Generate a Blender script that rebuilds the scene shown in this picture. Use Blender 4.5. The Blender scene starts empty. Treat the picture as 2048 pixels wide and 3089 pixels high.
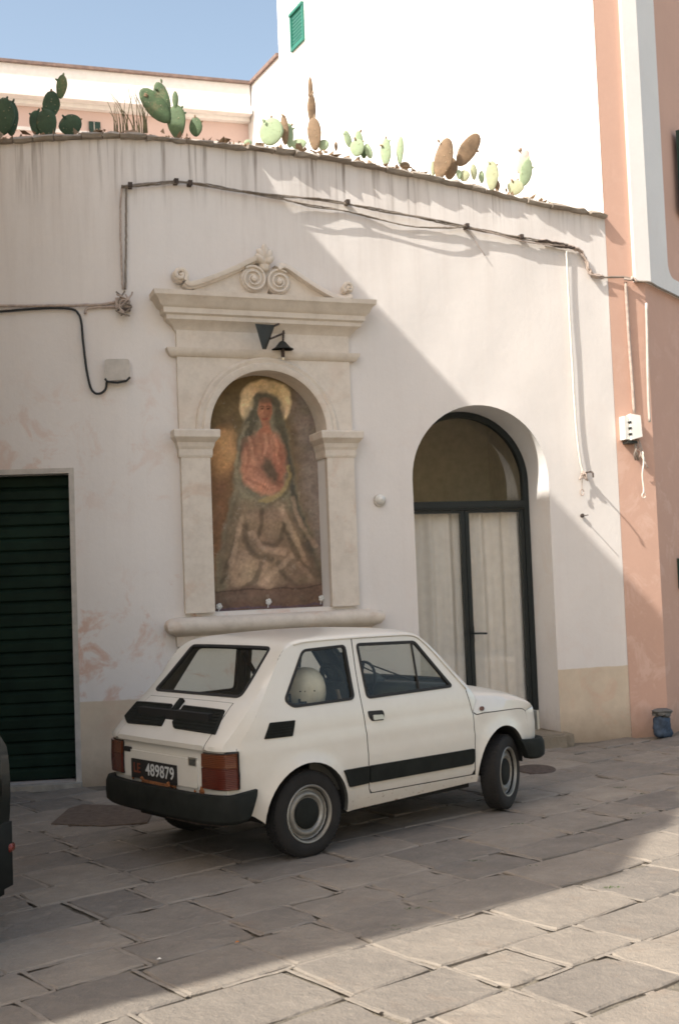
import bpy, bmesh, math, random
import numpy as np
from mathutils import Vector, Matrix
from mathutils.geometry import delaunay_2d_cdt

random.seed(7); RNG = np.random.default_rng(7)
S = bpy.context.scene
COL = S.collection

# ------------------------------------------------------------------ camera
H_, PITCH, ROLL, F_ = 1.6821, .0565, .0383, 3548.0
_c, _s = math.cos(PITCH), math.sin(PITCH)
FW = np.array([0, _c, _s]); U0 = np.array([0, -_s, _c]); R0 = np.array([1., 0, 0])
_c, _s = math.cos(ROLL), math.sin(ROLL)
RT = _c*R0 - _s*U0; UP = _s*R0 + _c*U0
CAM = np.array([0, 0, H_])
cd = bpy.data.cameras.new('camera'); cam = bpy.data.objects.new('camera', cd); COL.objects.link(cam)
cd.sensor_fit = 'HORIZONTAL'; cd.sensor_width = 24; cd.lens = F_/2048*24
cd.clip_start = .05; cd.clip_end = 600
cam.matrix_world = Matrix(((RT[0], UP[0], -FW[0], 0), (RT[1], UP[1], -FW[1], 0), (RT[2], UP[2], -FW[2], H_), (0, 0, 0, 1)))
S.camera = cam
cd.dof.use_dof = True; cd.dof.focus_distance = 7.6; cd.dof.aperture_fstop = 5.6

# ------------------------------------------------------------------ light
SUN = np.array([.852, .613, -1.05]); SUN /= np.linalg.norm(SUN)      # the way the light travels
w = bpy.data.worlds.new('World'); S.world = w; w.use_nodes = True
nt = w.node_tree; nt.nodes.clear()
sk = nt.nodes.new('ShaderNodeTexSky'); sk.sky_type = 'NISHITA'; sk.sun_disc = False
sk.sun_elevation = math.asin(-SUN[2]); sk.sun_rotation = math.atan2(-SUN[0], -SUN[1])
sk.air_density = 1.0; sk.dust_density = 2.2; sk.ozone_density = 1.0
bg = nt.nodes.new('ShaderNodeBackground'); bg.inputs['Strength'].default_value = .172
wo = nt.nodes.new('ShaderNodeOutputWorld')
tint = nt.nodes.new('ShaderNodeMix'); tint.data_type = 'RGBA'; tint.blend_type = 'MULTIPLY'; tint.inputs[0].default_value = 1
tint.inputs[7].default_value = (1.26, 1.11, .92, 1)
nt.links.new(sk.outputs[0], tint.inputs[6]); nt.links.new(tint.outputs[2], bg.inputs[0]); nt.links.new(bg.outputs[0], wo.inputs[0])
sl = bpy.data.lights.new('sun', 'SUN'); sl.energy = 4.5; sl.angle = math.radians(.6); sl.color = (1, .95, .87)
so = bpy.data.objects.new('sun', sl); COL.objects.link(so)
so.rotation_euler = Vector(SUN.tolist()).to_track_quat('-Z', 'Y').to_euler(); so.location = (-20, -20, 30)
S.view_settings.view_transform = 'Standard'; S.view_settings.look = 'None'
S.view_settings.exposure = .66; S.view_settings.gamma = 1
S.render.engine = 'CYCLES'
S.cycles.max_bounces = 8; S.cycles.transparent_max_bounces = 12
S.cycles.filter_width = 1.7

# ------------------------------------------------------------------ materials
MATS = {}
class NB:
    def __init__(s, name):
        s.m = bpy.data.materials.new(name); s.m.use_nodes = True; s.t = s.m.node_tree; s.t.nodes.clear()
        s.out = s.t.nodes.new('ShaderNodeOutputMaterial'); s.co = s.t.nodes.new('ShaderNodeTexCoord')
    def n(s, t, **k):
        x = s.t.nodes.new(t)
        for a, b in k.items(): setattr(x, a, b)
        return x
    def set(s, node, **k):
        for a, b in k.items(): s.put(node, a, b)
    def put(s, node, key, v):
        i = node.inputs[key]
        if isinstance(v, bpy.types.NodeSocket): s.t.links.new(v, i)
        else:
            if isinstance(v, (tuple, list)) and len(v) == 3 and i.type == 'RGBA': v = (*v, 1)
            i.default_value = v
    def coord(s, scale=(1, 1, 1), kind='Object', loc=(0, 0, 0)):
        m = s.n('ShaderNodeMapping'); s.t.links.new(s.co.outputs[kind], m.inputs[0])
        m.inputs['Scale'].default_value = scale; m.inputs['Location'].default_value = loc
        return m.outputs[0]
    def noise(s, scale, detail=4, rough=.55, vec=None, dist=0):
        x = s.n('ShaderNodeTexNoise'); s.set(x, Scale=scale, Detail=detail, Roughness=rough, Distortion=dist)
        s.t.links.new(vec if vec is not None else s.co.outputs['Object'], x.inputs['Vector']); return x.outputs['Fac']
    def ramp(s, v, lo, hi, a=0., b=1.):
        x = s.n('ShaderNodeMapRange'); s.put(x, 0, v); s.put(x, 1, lo); s.put(x, 2, hi); s.put(x, 3, a); s.put(x, 4, b); return x.outputs[0]
    def math(s, op, a, b=0.):
        x = s.n('ShaderNodeMath', operation=op); s.put(x, 0, a); s.put(x, 1, b); return x.outputs[0]
    def mix(s, f, a, b, mode='MIX'):
        x = s.n('ShaderNodeMix', data_type='RGBA', blend_type=mode)
        s.put(x, 0, f); s.put(x, 6, a); s.put(x, 7, b); return x.outputs[2]
    def sep(s, kind='Object'):
        x = s.n('ShaderNodeSeparateXYZ'); s.t.links.new(s.co.outputs[kind], x.inputs[0]); return x.outputs
    def bump(s, h, dist=.01, strength=1., prev=None):
        x = s.n('ShaderNodeBump'); s.put(x, 'Height', h); s.put(x, 'Distance', dist); s.put(x, 'Strength', strength)
        if prev is not None: s.put(x, 'Normal', prev)
        return x.outputs[0]
    def bsdf(s, color, rough=.8, metal=0., normal=None, **k):
        b = s.n('ShaderNodeBsdfPrincipled'); s.put(b, 'Base Color', color); s.put(b, 'Roughness', rough); s.put(b, 'Metallic', metal)
        if normal is not None: s.put(b, 'Normal', normal)
        for a, v in k.items(): s.put(b, a.replace('_', ' '), v)
        s.t.links.new(b.outputs[0], s.out.inputs[0]); return b

def reg(name, nb): MATS[name] = nb.m; return nb.m

def simple(name, col, rough=.6, metal=0., var=.12, scale=12., bump=0., bscale=60., **k):
    b = NB(name); n = b.noise(scale)
    c = b.mix(b.ramp(n, .3, .7), tuple(x*(1-var) for x in col), tuple(min(1, x*(1+var)) for x in col))
    nrm = b.bump(b.noise(bscale, 3), bump) if bump else None
    b.bsdf(c, rough, metal, nrm, **k); return reg(name, b)

def plaster(name, base, old, old_amt=.5, streaks=True, dado=None, zt=5.5, seed=0., grime=True, rough=.9):
    b = NB(name); z = b.sep()[2]
    v1 = b.coord(loc=(seed, seed, 0)); n1 = b.noise(1.1, 5, .6, v1); n2 = b.noise(5.5, 6, .65, v1); n3 = b.noise(26, 4, .6, v1)
    c = b.mix(b.ramp(n1, .3, .7), tuple(x*.93 for x in base), base)
    c = b.mix(b.ramp(n3, .3, .75, 0, .10), c, tuple(x*.72 for x in base))
    # places where the old coat shows through the limewash
    patch = b.math('MULTIPLY', b.ramp(b.noise(3.1, 7, .7, v1, .6), .52, .62), b.ramp(b.noise(.7, 2, .5, v1), .36, .58))
    low = b.ramp(z, zt*.75, .6, .0, 1.)
    if name == 'white_plaster': low = b.math('MULTIPLY', low, b.ramp(b.sep()[0], 2.4, 1.2, .12, 1.))
    c = b.mix(b.math('MULTIPLY', b.math('MULTIPLY', patch, low), old_amt), c, old)
    if streaks:
        st = b.noise(1., 5, .7, b.coord((5.5, 5.5, .35), loc=(seed, 0, 0)))
        st2 = b.noise(1., 4, .6, b.coord((19, 19, .5), loc=(0, seed, 0)))
        m = b.math('MULTIPLY', b.ramp(st, .46, .72), b.ramp(z, zt-1.5, zt, 0, .22))
        c = b.mix(m, c, (.30, .23, .185))
        m = b.math('MULTIPLY', b.ramp(st2, .52, .70), b.ramp(z, zt-.6, zt-.05, 0, .75))
        c = b.mix(m, c, (.16, .115, .085))
        m = b.math('MULTIPLY', b.ramp(st, .5, .75), .09)
        c = b.mix(m, c, (.42, .34, .28))
    if dado:
        edge = b.math('ADD', z, b.ramp(n2, 0, 1, -.012, .012))
        dm = b.ramp(edge, .712, .704)
        dc = b.mix(b.ramp(b.noise(4, 5, .6), .35, .7), tuple(x*.86 for x in dado), dado)
        dc = b.mix(b.math('MULTIPLY', patch, .35), dc, old)
        c = b.mix(dm, c, dc)
    if grime:
        g = b.math('MULTIPLY', b.ramp(b.math('ADD', z, b.ramp(n2, 0, 1, -.15, .15)), .32, .0, 0, 1), .55)
        c = b.mix(g, c, (.20, .14, .09))
    if name == 'stone_trim':
        up_ = b.ramp(z, 4.05, 4.35, .25, 1.)
        c = b.mix(b.math('MULTIPLY', b.ramp(b.noise(7, 7, .75, v1), .44, .62, 0, .7), up_), c, (.24, .19, .145))
        c = b.mix(b.ramp(b.noise(3.2, 5, .7, v1), .5, .7, 0, .3), c, (.76, .70, .62))
    h = b.math('ADD', b.math('MULTIPLY', n2, .7), b.math('MULTIPLY', n3, .3))
    nr = b.bump(h, .005, .8); nr = b.bump(b.noise(90, 3), .0012, .6, nr)
    b.bsdf(c, rough, 0, nr, Specular_IOR_Level=.25); return reg(name, b)

plaster('white_plaster', (.765, .72, .68), (.60, .36, .26), 1.0, True, (.66, .55, .42), 5.6)
plaster('ochre_plaster', (.60, .46, .29), (.62, .5, .38), .5, False, None, 9, 6., False)  # ochre chosen so the unseen houses throw warm light back
plaster('reveal_plaster', (.80, .775, .75), (.7, .6, .52), .25, False, None, 9, 1., True)
plaster('bright_plaster', (.83, .82, .80), (.7, .68, .64), .3, False, None, 12, 3., False)
plaster('salmon_plaster', (.62, .395, .305), (.70, .49, .40), .7, False, None, 9, 5.)
plaster('far_pink_plaster', (.66, .49, .43), (.70, .55, .46), .6, False, None, 12, 8., False)
plaster('trim_plaster', (.78, .76, .73), (.6, .5, .42), .3, False, None, 12, 2., False)
plaster('stone_trim', (.73, .655, .565), (.60, .42, .31), .5, True, None, 4.95, 9., False)

def stone_mat(name, a, bcol, scale=3.):
    b = NB(name); rnd = b.n('ShaderNodeObjectInfo').outputs['Random']
    c = b.mix(rnd, a, bcol)
    n1 = b.noise(scale, 6, .62); n2 = b.noise(17, 5, .6); n3 = b.noise(75, 3, .6)
    c = b.mix(b.ramp(n1, .35, .72, 0, .42), c, tuple(x*.58 for x in a))
    c = b.mix(b.ramp(n2, .55, .8, 0, .35), c, tuple(min(1, x*1.3) for x in bcol))
    c = b.mix(b.ramp(b.noise(2.2, 4, .7, b.coord(loc=(9, 4, 0))), .58, .72, 0, .3), c, (.23, .16, .11))
    h = b.math('ADD', b.math('MULTIPLY', n2, .6), b.math('MULTIPLY', n3, .25))
    nr = b.bump(h, .016, .9); nr = b.bump(b.noise(7, 5, .6), .03, .5, nr)
    b.bsdf(c, b.ramp(n1, .3, .7, .48, .85), 0, nr, Specular_IOR_Level=.4); return reg(name, b)
stone_mat('paving', (.182, .162, .140), (.298, .258, .212))
stone_mat('lime_mortar', (.275, .24, .20), (.275, .24, .20), 9)
stone_mat('step_stone', (.20, .17, .125), (.26, .22, .165))
stone_mat('coping_stone', (.27, .23, .19), (.40, .355, .30), 8)
simple('joint_mortar', (.15, .13, .10), .95, var=.35, scale=9, bump=.012)
simple('far_ground', (.36, .33, .29), .95, var=.2, scale=2, bump=.01)
simple('soil', (.16, .12, .09), .95, var=.3)

def carpaint():
    b = NB('white_paint'); n = b.noise(5, 4); n2 = b.noise(38, 4, .7); z = b.sep()[2]
    c = b.mix(b.ramp(n, .3, .7), (.655, .63, .57), (.69, .67, .61))
    c = b.mix(b.ramp(b.noise(2.6, 6, .7), .5, .75, 0, .22), c, (.50, .44, .34))
    d = b.math('MULTIPLY', b.ramp(b.math('ADD', z, b.ramp(n, 0, 1, -.08, .08)), .42, .22), .35)
    c = b.mix(d, c, (.36, .27, .17))
    r = b.math('MULTIPLY', b.ramp(n2, .60, .68), b.ramp(z, .33, .25))
    c = b.mix(r, c, (.16, .06, .02))
    b.bsdf(c, b.ramp(n, .3, .7, .28, .36), 0, None, Coat_Weight=.5, Coat_Roughness=.12, Specular_IOR_Level=.5); return reg('white_paint', b)
carpaint()
simple('black_plastic', (.012, .014, .012), .75, var=.3, bump=.001, bscale=300, Specular_IOR_Level=.22)
simple('rubber', (.012, .012, .012), .7, var=.2)
simple('tyre_rubber', (.014, .013, .012), .9, var=.25, bump=.002, bscale=80)
simple('dark_void', (.012, .012, .011), .95)
simple('gap_dark', (.05, .045, .04), .9)
simple('vinyl_grey', (.055, .056, .05), .7, var=.2)
simple('seat_fabric', (.035, .037, .032), .85, var=.2)
simple('seat_stripe', (.33, .26, .19), .85)
simple('roof_liner', (.25, .23, .19), .9)
simple('steel_wheel', (.30, .29, .26), .5, .6, var=.2)
simple('dull_chrome', (.5, .5, .48), .3, .9)
simple('dark_metal', (.03, .032, .028), .55, .3, var=.3)
simple('rusty_iron', (.075, .055, .045), .8, .2, var=.5, scale=30)
simple('rust', (.22, .085, .03), .9, var=.5, scale=40)
simple('door_metal', (.014, .02, .021), .45, .2)
simple('garage_green', (.008, .021, .013), .7, var=.35, scale=4, Specular_IOR_Level=.2)
simple('threshold_stone', (.36, .33, .28), .85, var=.25, bump=.004)
simple('curtain_cloth', (.93, .90, .86), .9, var=.06)
simple('room_dark', (.46, .42, .29), .95)
simple('cable_grey', (.22, .185, .15), .8, var=.3, scale=20)
simple('cable_black', (.014, .017, .018), .6)
simple('cable_tan', (.42, .34, .29), .8, var=.25, scale=20)
simple('cable_white', (.72, .68, .60), .7, var=.15)
simple('box_white', (.72, .71, .67), .55, var=.06)
simple('box_beige', (.50, .46, .41), .7, var=.12)
simple('green_shutter', (.022, .175, .13), .6, var=.1)
simple('dark_green_shutter', (.012, .04, .028), .6)
simple('blue_cloth', (.035, .06, .10), .7, var=.4, scale=25)
simple('grey_cloth', (.12, .12, .115), .8, var=.3, scale=25)
def padmat(name, col, var):
    b = NB(name); n = b.noise(9, 5, .7); vo = b.n('ShaderNodeTexVoronoi'); b.put(vo, 'Scale', 26.)
    b.t.links.new(b.co.outputs['Object'], vo.inputs['Vector']); d = vo.outputs['Distance']
    c = b.mix(b.ramp(n, .3, .7), tuple(x*(1-var) for x in col), tuple(min(1, x*(1+var)) for x in col))
    c = b.mix(b.ramp(b.noise(4, 6, .75), .55, .68, 0, .6), c, (.30, .22, .12))
    c = b.mix(b.ramp(d, .16, .06, 0, .75), c, (.42, .36, .22))
    nr = b.bump(b.ramp(d, .2, .0), .006, 1.); nr = b.bump(n, .01, .8, nr)
    b.bsdf(c, .7, 0, nr); return reg(name, b)
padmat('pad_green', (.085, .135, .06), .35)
padmat('pad_shaded', (.035, .075, .04), .35)  # darker copy for the left plants, their shade put into the colour
padmat('pad_sunlit', (.34, .43, .26), .15)  # paler copy for the right plants, sunlight put into the colour
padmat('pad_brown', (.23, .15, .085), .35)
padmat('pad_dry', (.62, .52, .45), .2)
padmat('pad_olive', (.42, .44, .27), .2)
simple('dry_grass', (.17, .15, .075), .8, var=.4)
simple('pale_shell', (.62, .58, .49), .5, var=.15)
simple('dark_car_paint', (.014, .018, .016), .38, .2, Coat_Weight=.25)
simple('far_trim', (.80, .755, .715), .9, var=.05)
simple('roof_tile', (.20, .14, .12), .9, var=.3)
simple('bulb_glass', (.9, .8, .6), .2)
simple('iron_plate', (.12, .09, .07), .8, .2, var=.3, scale=20, bump=.004, bscale=40)
simple('weed_green', (.045, .07, .02), .8, var=.4)
simple('orange_leaf', (.45, .16, .03), .8)

def lampmat(name, col):
    b = NB(name); wv = b.n('ShaderNodeTexWave', wave_type='BANDS', bands_direction='Z'); b.set(wv, Scale=30.)
    b.t.links.new(b.co.outputs['Object'], wv.inputs['Vector'])
    b.bsdf(b.mix(wv.outputs['Fac'], tuple(x*.75 for x in col), col), .25, 0, b.bump(wv.outputs['Fac'], .002), Coat_Weight=.4); return reg(name, b)
lampmat('lamp_amber', (.125, .032, .010)); lampmat('lamp_red', (.095, .015, .008)); lampmat('reflector_red', (.22, .02, .012))

def glass(name, tint, refl=.5, base_refl=.04):
    b = NB(name); tr = b.n('ShaderNodeBsdfTransparent'); b.put(tr, 0, tint)
    gl = b.n('ShaderNodeBsdfGlossy'); b.put(gl, 'Roughness', .03)
    fr = b.n('ShaderNodeLayerWeight'); b.put(fr, 'Blend', .25)
    f = b.ramp(fr.outputs['Fresnel'], 0, 1, base_refl, refl)
    mx = b.n('ShaderNodeMixShader'); b.put(mx, 0, f); b.t.links.new(tr.outputs[0], mx.inputs[1]); b.t.links.new(gl.outputs[0], mx.inputs[2])
    b.t.links.new(mx.outputs[0], b.out.inputs[0]); return reg(name, b)
glass('car_glass', (.90, .91, .86), .30, .03); glass('door_glass', (.97, .965, .95), .55, .07)

def vcol(name, rough=.8):
    b = NB(name); a = b.n('ShaderNodeVertexColor'); a.layer_name = 'Col'
    n = b.noise(60, 4, .6); c = b.mix(b.ramp(n, .3, .7, 0, .22), a.outputs[0], (.10, .07, .04)); c = b.mix(b.ramp(b.noise(9, 6, .7), .6, .7, 0, .35), c, (.5, .42, .33))
    b.bsdf(c, rough, 0, b.bump(b.noise(40, 4), .004)); return reg(name, b)
vcol('painted_panel')

# ------------------------------------------------------------------ object helpers
def put(o, parent=None, loc=None):
    COL.objects.link(o)
    if parent is not None: o.parent = parent
    if loc is not None: o.location = loc
    return o
def tag(o, label=None, cat=None, group=None, kind=None):
    if label: o['label'] = label
    if cat: o['category'] = cat
    if group: o['group'] = group
    if kind: o['kind'] = kind
    return o
def thing(name, loc, label, cat, group=None, rotz=0.):
    o = bpy.data.objects.new(name, None); COL.objects.link(o); o.location = loc; o.rotation_euler = (0, 0, rotz)
    o.empty_display_size = .2
    return tag(o, label, cat, group)
def mk(name, V, Fc, mat, parent=None, org=None, smooth=False, mi=None, auto=None):
    """mesh from world (or parent-local when parent is rotated) points; org = world origin to subtract"""
    V = np.asarray(V, float)
    if org is None and parent is not None and not is_local(parent):
        org = world_loc(parent)
    if org is not None: V = V - np.asarray(org, float)
    me = bpy.data.meshes.new(name); me.from_pydata(V.tolist(), [], [tuple(int(i) for i in f) for f in Fc])
    mats = mat if isinstance(mat, (list, tuple)) else [mat]
    for m in mats: me.materials.append(MATS[m])
    if mi is not None: me.polygons.foreach_set('material_index', mi)
    if smooth or auto: me.polygons.foreach_set('use_smooth', [True]*len(me.polygons))
    me.validate(); me.update()
    if auto: me.set_sharp_from_angle(angle=math.radians(auto))
    o = bpy.data.objects.new(name, me); put(o, parent)
    if parent is None and org is not None: o.location = org
    return o
def is_local(o):
    while o is not None:
        if o.get('_local'): return True
        o = o.parent
    return False
def world_loc(o):
    L = np.zeros(3)
    while o is not None:
        L += np.array(o.location); o = o.parent
    return L
def fix_normals(o):
    bm = bmesh.new(); bm.from_mesh(o.data); bmesh.ops.recalc_face_normals(bm, faces=bm.faces); bm.to_mesh(o.data); bm.free(); return o
class G:
    """collects geometry"""
    def __init__(s): s.V = []; s.F = []; s.M = []
    def add(s, V, Fc, m=0):
        k = len(s.V); s.V += [tuple(map(float, v)) for v in V]; s.F += [tuple(i+k for i in f) for f in Fc]; s.M += [m]*len(Fc)
    def box(s, a, b, m=0, fn=None):
        (x0, y0, z0), (x1, y1, z1) = a, b
        V = [(x, y, z) for x in (x0, x1) for y in (y0, y1) for z in (z0, z1)]
        if fn: V = [fn(*v) for v in V]
        s.add(V, [(0, 1, 3, 2), (4, 6, 7, 5), (0, 4, 5, 1), (2, 3, 7, 6), (0, 2, 6, 4), (1, 5, 7, 3)], m)
    def tube(s, P, r, n=8, m=0, closed=False, cap=True):
        P = np.asarray(P, float); N = len(P); r = np.broadcast_to(np.asarray(r, float), (N,))
        T = np.gradient(P, axis=0) if not closed else (np.roll(P, -1, 0)-np.roll(P, 1, 0))
        T /= np.maximum(np.linalg.norm(T, axis=1, keepdims=True), 1e-9)
        ref = np.array([0, 0, 1.]) if abs(T[:, 2]).mean() < .8 else np.array([1., 0, 0])
        A = np.cross(T, ref); A /= np.maximum(np.linalg.norm(A, axis=1, keepdims=True), 1e-9)
        for i in range(1, N):
            a = A[i-1]-T[i]*(A[i-1]@T[i]); l = np.linalg.norm(a)
            if l > 1e-6: A[i] = a/l
        B = np.cross(T, A); V = []; Fc = []
        for i in range(N):
            for k in range(n):
                t = 2*math.pi*k/n; V.append(P[i]+r[i]*(math.cos(t)*A[i]+math.sin(t)*B[i]))
        for i in range(N if closed else N-1):
            j = (i+1) % N
            for k in range(n): Fc.append((i*n+k, i*n+(k+1) % n, j*n+(k+1) % n, j*n+k))
        if cap and not closed: Fc += [tuple(range(n))[::-1], tuple((N-1)*n+k for k in range(n))]
        s.add(V, Fc, m)
    def lathe(s, prof, n=32, axis='y', m=0, fn=None, a0=0., a1=2*math.pi):
        """prof: (radius, axial)"""
        full = abs(a1-a0-2*math.pi) < 1e-6; nn = n if full else n+1; V = []
        for r, a in prof:
            for k in range(nn):
                t = a0+(a1-a0)*k/n; c, q = r*math.cos(t), r*math.sin(t)
                v = (c, a, q) if axis == 'y' else ((c, q, a) if axis == 'z' else (a, c, q))
                V.append(fn(*v) if fn else v)
        Fc = []
        for i in range(len(prof)-1):
            for k in range(nn if full else nn-1):
                k2 = (k+1) % nn; Fc.append((i*nn+k, i*nn+k2, (i+1)*nn+k2, (i+1)*nn+k))
        s.add(V, Fc, m)
    def mk(s, name, mat, parent=None, **k):
        o = mk(name, s.V, s.F, mat, parent, mi=s.M if isinstance(mat, (list, tuple)) else None, **k); return fix_normals(o)

def rot2(x, y, a): return x*math.cos(a)-y*math.sin(a), x*math.sin(a)+y*math.cos(a)
def densify(P, step, closed=False):
    P = [np.array(p, float) for p in P]; out = []; n = len(P)
    for i in range(n if closed else n-1):
        a, b = P[i], P[(i+1) % n]; k = max(1, int(math.ceil(np.linalg.norm(b-a)/step)))
        for j in range(k): out.append(a+(b-a)*j/k)
    if not closed: out.append(P[-1])
    return np.array(out)
def catmull(P, n=6):
    P = np.asarray(P, float); Q = np.vstack([2*P[0]-P[1], P, 2*P[-1]-P[-2]]); out = []
    for i in range(1, len(Q)-2):
        for j in range(n):
            t = j/n; out.append(.5*((2*Q[i])+(-Q[i-1]+Q[i+1])*t+(2*Q[i-1]-5*Q[i]+4*Q[i+1]-Q[i+2])*t*t+(-Q[i-1]+3*Q[i]-3*Q[i+1]+Q[i+2])*t**3))
    out.append(Q[-2]); return np.array(out)
def rounded(P, r, n=5):
    """closed polygon with rounded corners"""
    P = [np.array(p, float) for p in P]; out = []; N = len(P); rr = r if isinstance(r, (list, tuple)) else [r]*N
    for i in range(N):
        a, b, c = P[i-1], P[i], P[(i+1) % N]; r_ = rr[i]
        if r_ <= 0: out.append(b); continue
        u = a-b; v = c-b; lu, lv = np.linalg.norm(u), np.linalg.norm(v); u /= lu; v /= lv
        d = min(r_, lu*.45, lv*.45); p, q = b+u*d, b+v*d
        for k in range(n+1):
            t = k/n; out.append((1-t)**2*p+2*t*(1-t)*b+t*t*q)
    return np.array(out)
def inpoly(pts, poly):
    x, y = pts[:, 0], pts[:, 1]; ins = np.zeros(len(pts), bool); n = len(poly); j = n-1
    for i in range(n):
        xi, yi = poly[i]; xj, yj = poly[j]
        if yi != yj:
            c = ((yi > y) != (yj > y)) & (x < (xj-xi)*(y-yi)/(yj-yi)+xi); ins ^= c
        j = i
    return ins
def cdt(outer, holes, sp, spx=None):
    outer = densify(outer, sp, True); holes = [densify(h, sp, True) for h in holes]
    V = [tuple(p) for p in outer]; E = [(i, (i+1) % len(outer)) for i in range(len(outer))]
    for h in holes:
        k = len(V); V += [tuple(p) for p in h]; E += [(k+i, k+(i+1) % len(h)) for i in range(len(h))]
    B = np.array(V); mn, mx = outer.min(0), outer.max(0); spx = spx or sp
    gx, gy = np.meshgrid(np.arange(mn[0]+spx/2, mx[0], spx), np.arange(mn[1]+sp/2, mx[1], sp)); g = np.c_[gx.ravel(), gy.ravel()]
    ok = inpoly(g, outer)
    for h in holes: ok &= ~inpoly(g, h)
    g = g[ok]
    if len(g):
        keep = np.ones(len(g), bool)
        for i in range(0, len(g), 500):
            d = np.sqrt(((g[i:i+500, None]-B[None])**2).sum(2)).min(1); keep[i:i+500] = d > sp*.45
        g = g[keep]
    V += [tuple(p) for p in g]
    r = delaunay_2d_cdt([Vector(v) for v in V], E, [], 0, 1e-6)
    P = np.array([tuple(v) for v in r[0]]); T = np.array([tuple(f) for f in r[2]])
    c = P[T].mean(1); ok = inpoly(c, outer)
    for h in holes: ok &= ~inpoly(c, h)
    T = T[ok]
    a = P[T]; ar = (a[:, 1, 0]-a[:, 0, 0])*(a[:, 2, 1]-a[:, 0, 1])-(a[:, 1, 1]-a[:, 0, 1])*(a[:, 2, 0]-a[:, 0, 0])
    T[ar < 0] = T[ar < 0][:, ::-1]; T = T[abs(ar) > 1e-10]
    cnt = {}
    for t in T:
        for i in range(3):
            e = (t[i], t[(i+1) % 3]); cnt[e] = cnt.get(e, 0)+1
    bd = [e for e in cnt if (e[1], e[0]) not in cnt]
    return P, T, bd

# ------------------------------------------------------------------ wall frame (t along the wall, n out of it, z up)
KN = np.array([(-6.5, 9.715), (-1.75, 10.22), (.15, 10.95), (2.815, 11.812), (6.0, 12.842)])
def _smooth_table():
    P = densify(KN, .1); Q = P.copy()
    for _ in range(3): Q[1:-1] = (Q[:-2]+2*Q[1:-1]+Q[2:])/4
    return Q
TAB = _smooth_table(); _seg = np.r_[0, np.cumsum(np.hypot(*np.diff(TAB, axis=0).T))]
T0 = _seg[np.argmin(np.hypot(*(TAB-KN[1]).T))]                      # t = 0 at the left bend
TT = _seg-T0
TN = np.gradient(TAB, axis=0); TN /= np.hypot(*TN.T)[:, None]; NN = np.c_[TN[:, 1], -TN[:, 0]]
def W(t, z, n=0.):
    """wall coordinates -> world"""
    x = np.interp(t, TT, TAB[:, 0]); y = np.interp(t, TT, TAB[:, 1]); a = np.interp(t, TT, NN[:, 0]); b = np.interp(t, TT, NN[:, 1])
    return np.array([x+a*n, y+b*n, z])
def ray(u, v):
    K = 2048/1568
    return FW+RT*(u*K-1024)/F_-UP*(v*K-1544.5)/F_
def wt(u, v, n=0.):
    """picture point (1568 wide) seen on the wall n metres proud of its face -> (t, z)"""
    d = ray(u, v); A = TAB+NN*n
    cr = A[:, 0]*d[1]-A[:, 1]*d[0]                                   # zero where the ray's plan direction crosses
    i = int(np.where(np.sign(cr[:-1]) != np.sign(cr[1:]))[0][0]); f = cr[i]/(cr[i]-cr[i+1])
    p = A[i]+(A[i+1]-A[i])*f; t = TT[i]+(TT[i+1]-TT[i])*f
    return t, H_+d[2]*p[1]/d[1]
def on_plane(u, v, p, q):
    nn = np.array([-(q[1]-p[1]), q[0]-p[0], 0]); d = ray(u, v)
    return CAM+d*((nn@(np.array([p[0], p[1], 0])-CAM))/(nn@d))
def on_ground(u, v, z=0.):
    d = ray(u, v); return CAM+d*(z-H_)/d[2]
TE = wt(1425, 1200)[0]; TE = TT[np.argmin(np.hypot(*(TAB-KN[3]).T))]  # t of the right corner

# ================================================================== SETTING
# ground sheet to the horizon and the bedding under the slabs
g = G(); g.add([(-300, -300, -.062), (300, -300, -.062), (300, 300, -.062), (-300, 300, -.062)], [(0, 1, 2, 3)])
tag(g.mk('ground', 'far_ground'), kind='structure')
pv = bpy.data.objects.new('pavement', None); COL.objects.link(pv); tag(pv, kind='structure'); 
def bed():
    V = []; Fc = []; n = 90; X = np.linspace(-9, 9, n+1); Y = np.linspace(-3, 14.5, n+1)
    for y in Y:
        for x in X: V.append((x, y, -.018+RNG.normal()*.004))
    for j in range(n):
        for i in range(n): a = j*(n+1)+i; Fc.append((a, a+1, a+n+2, a+n+1))
    return mk('mortar_bed', V, Fc, 'joint_mortar', pv, smooth=True)
bed()

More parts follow.
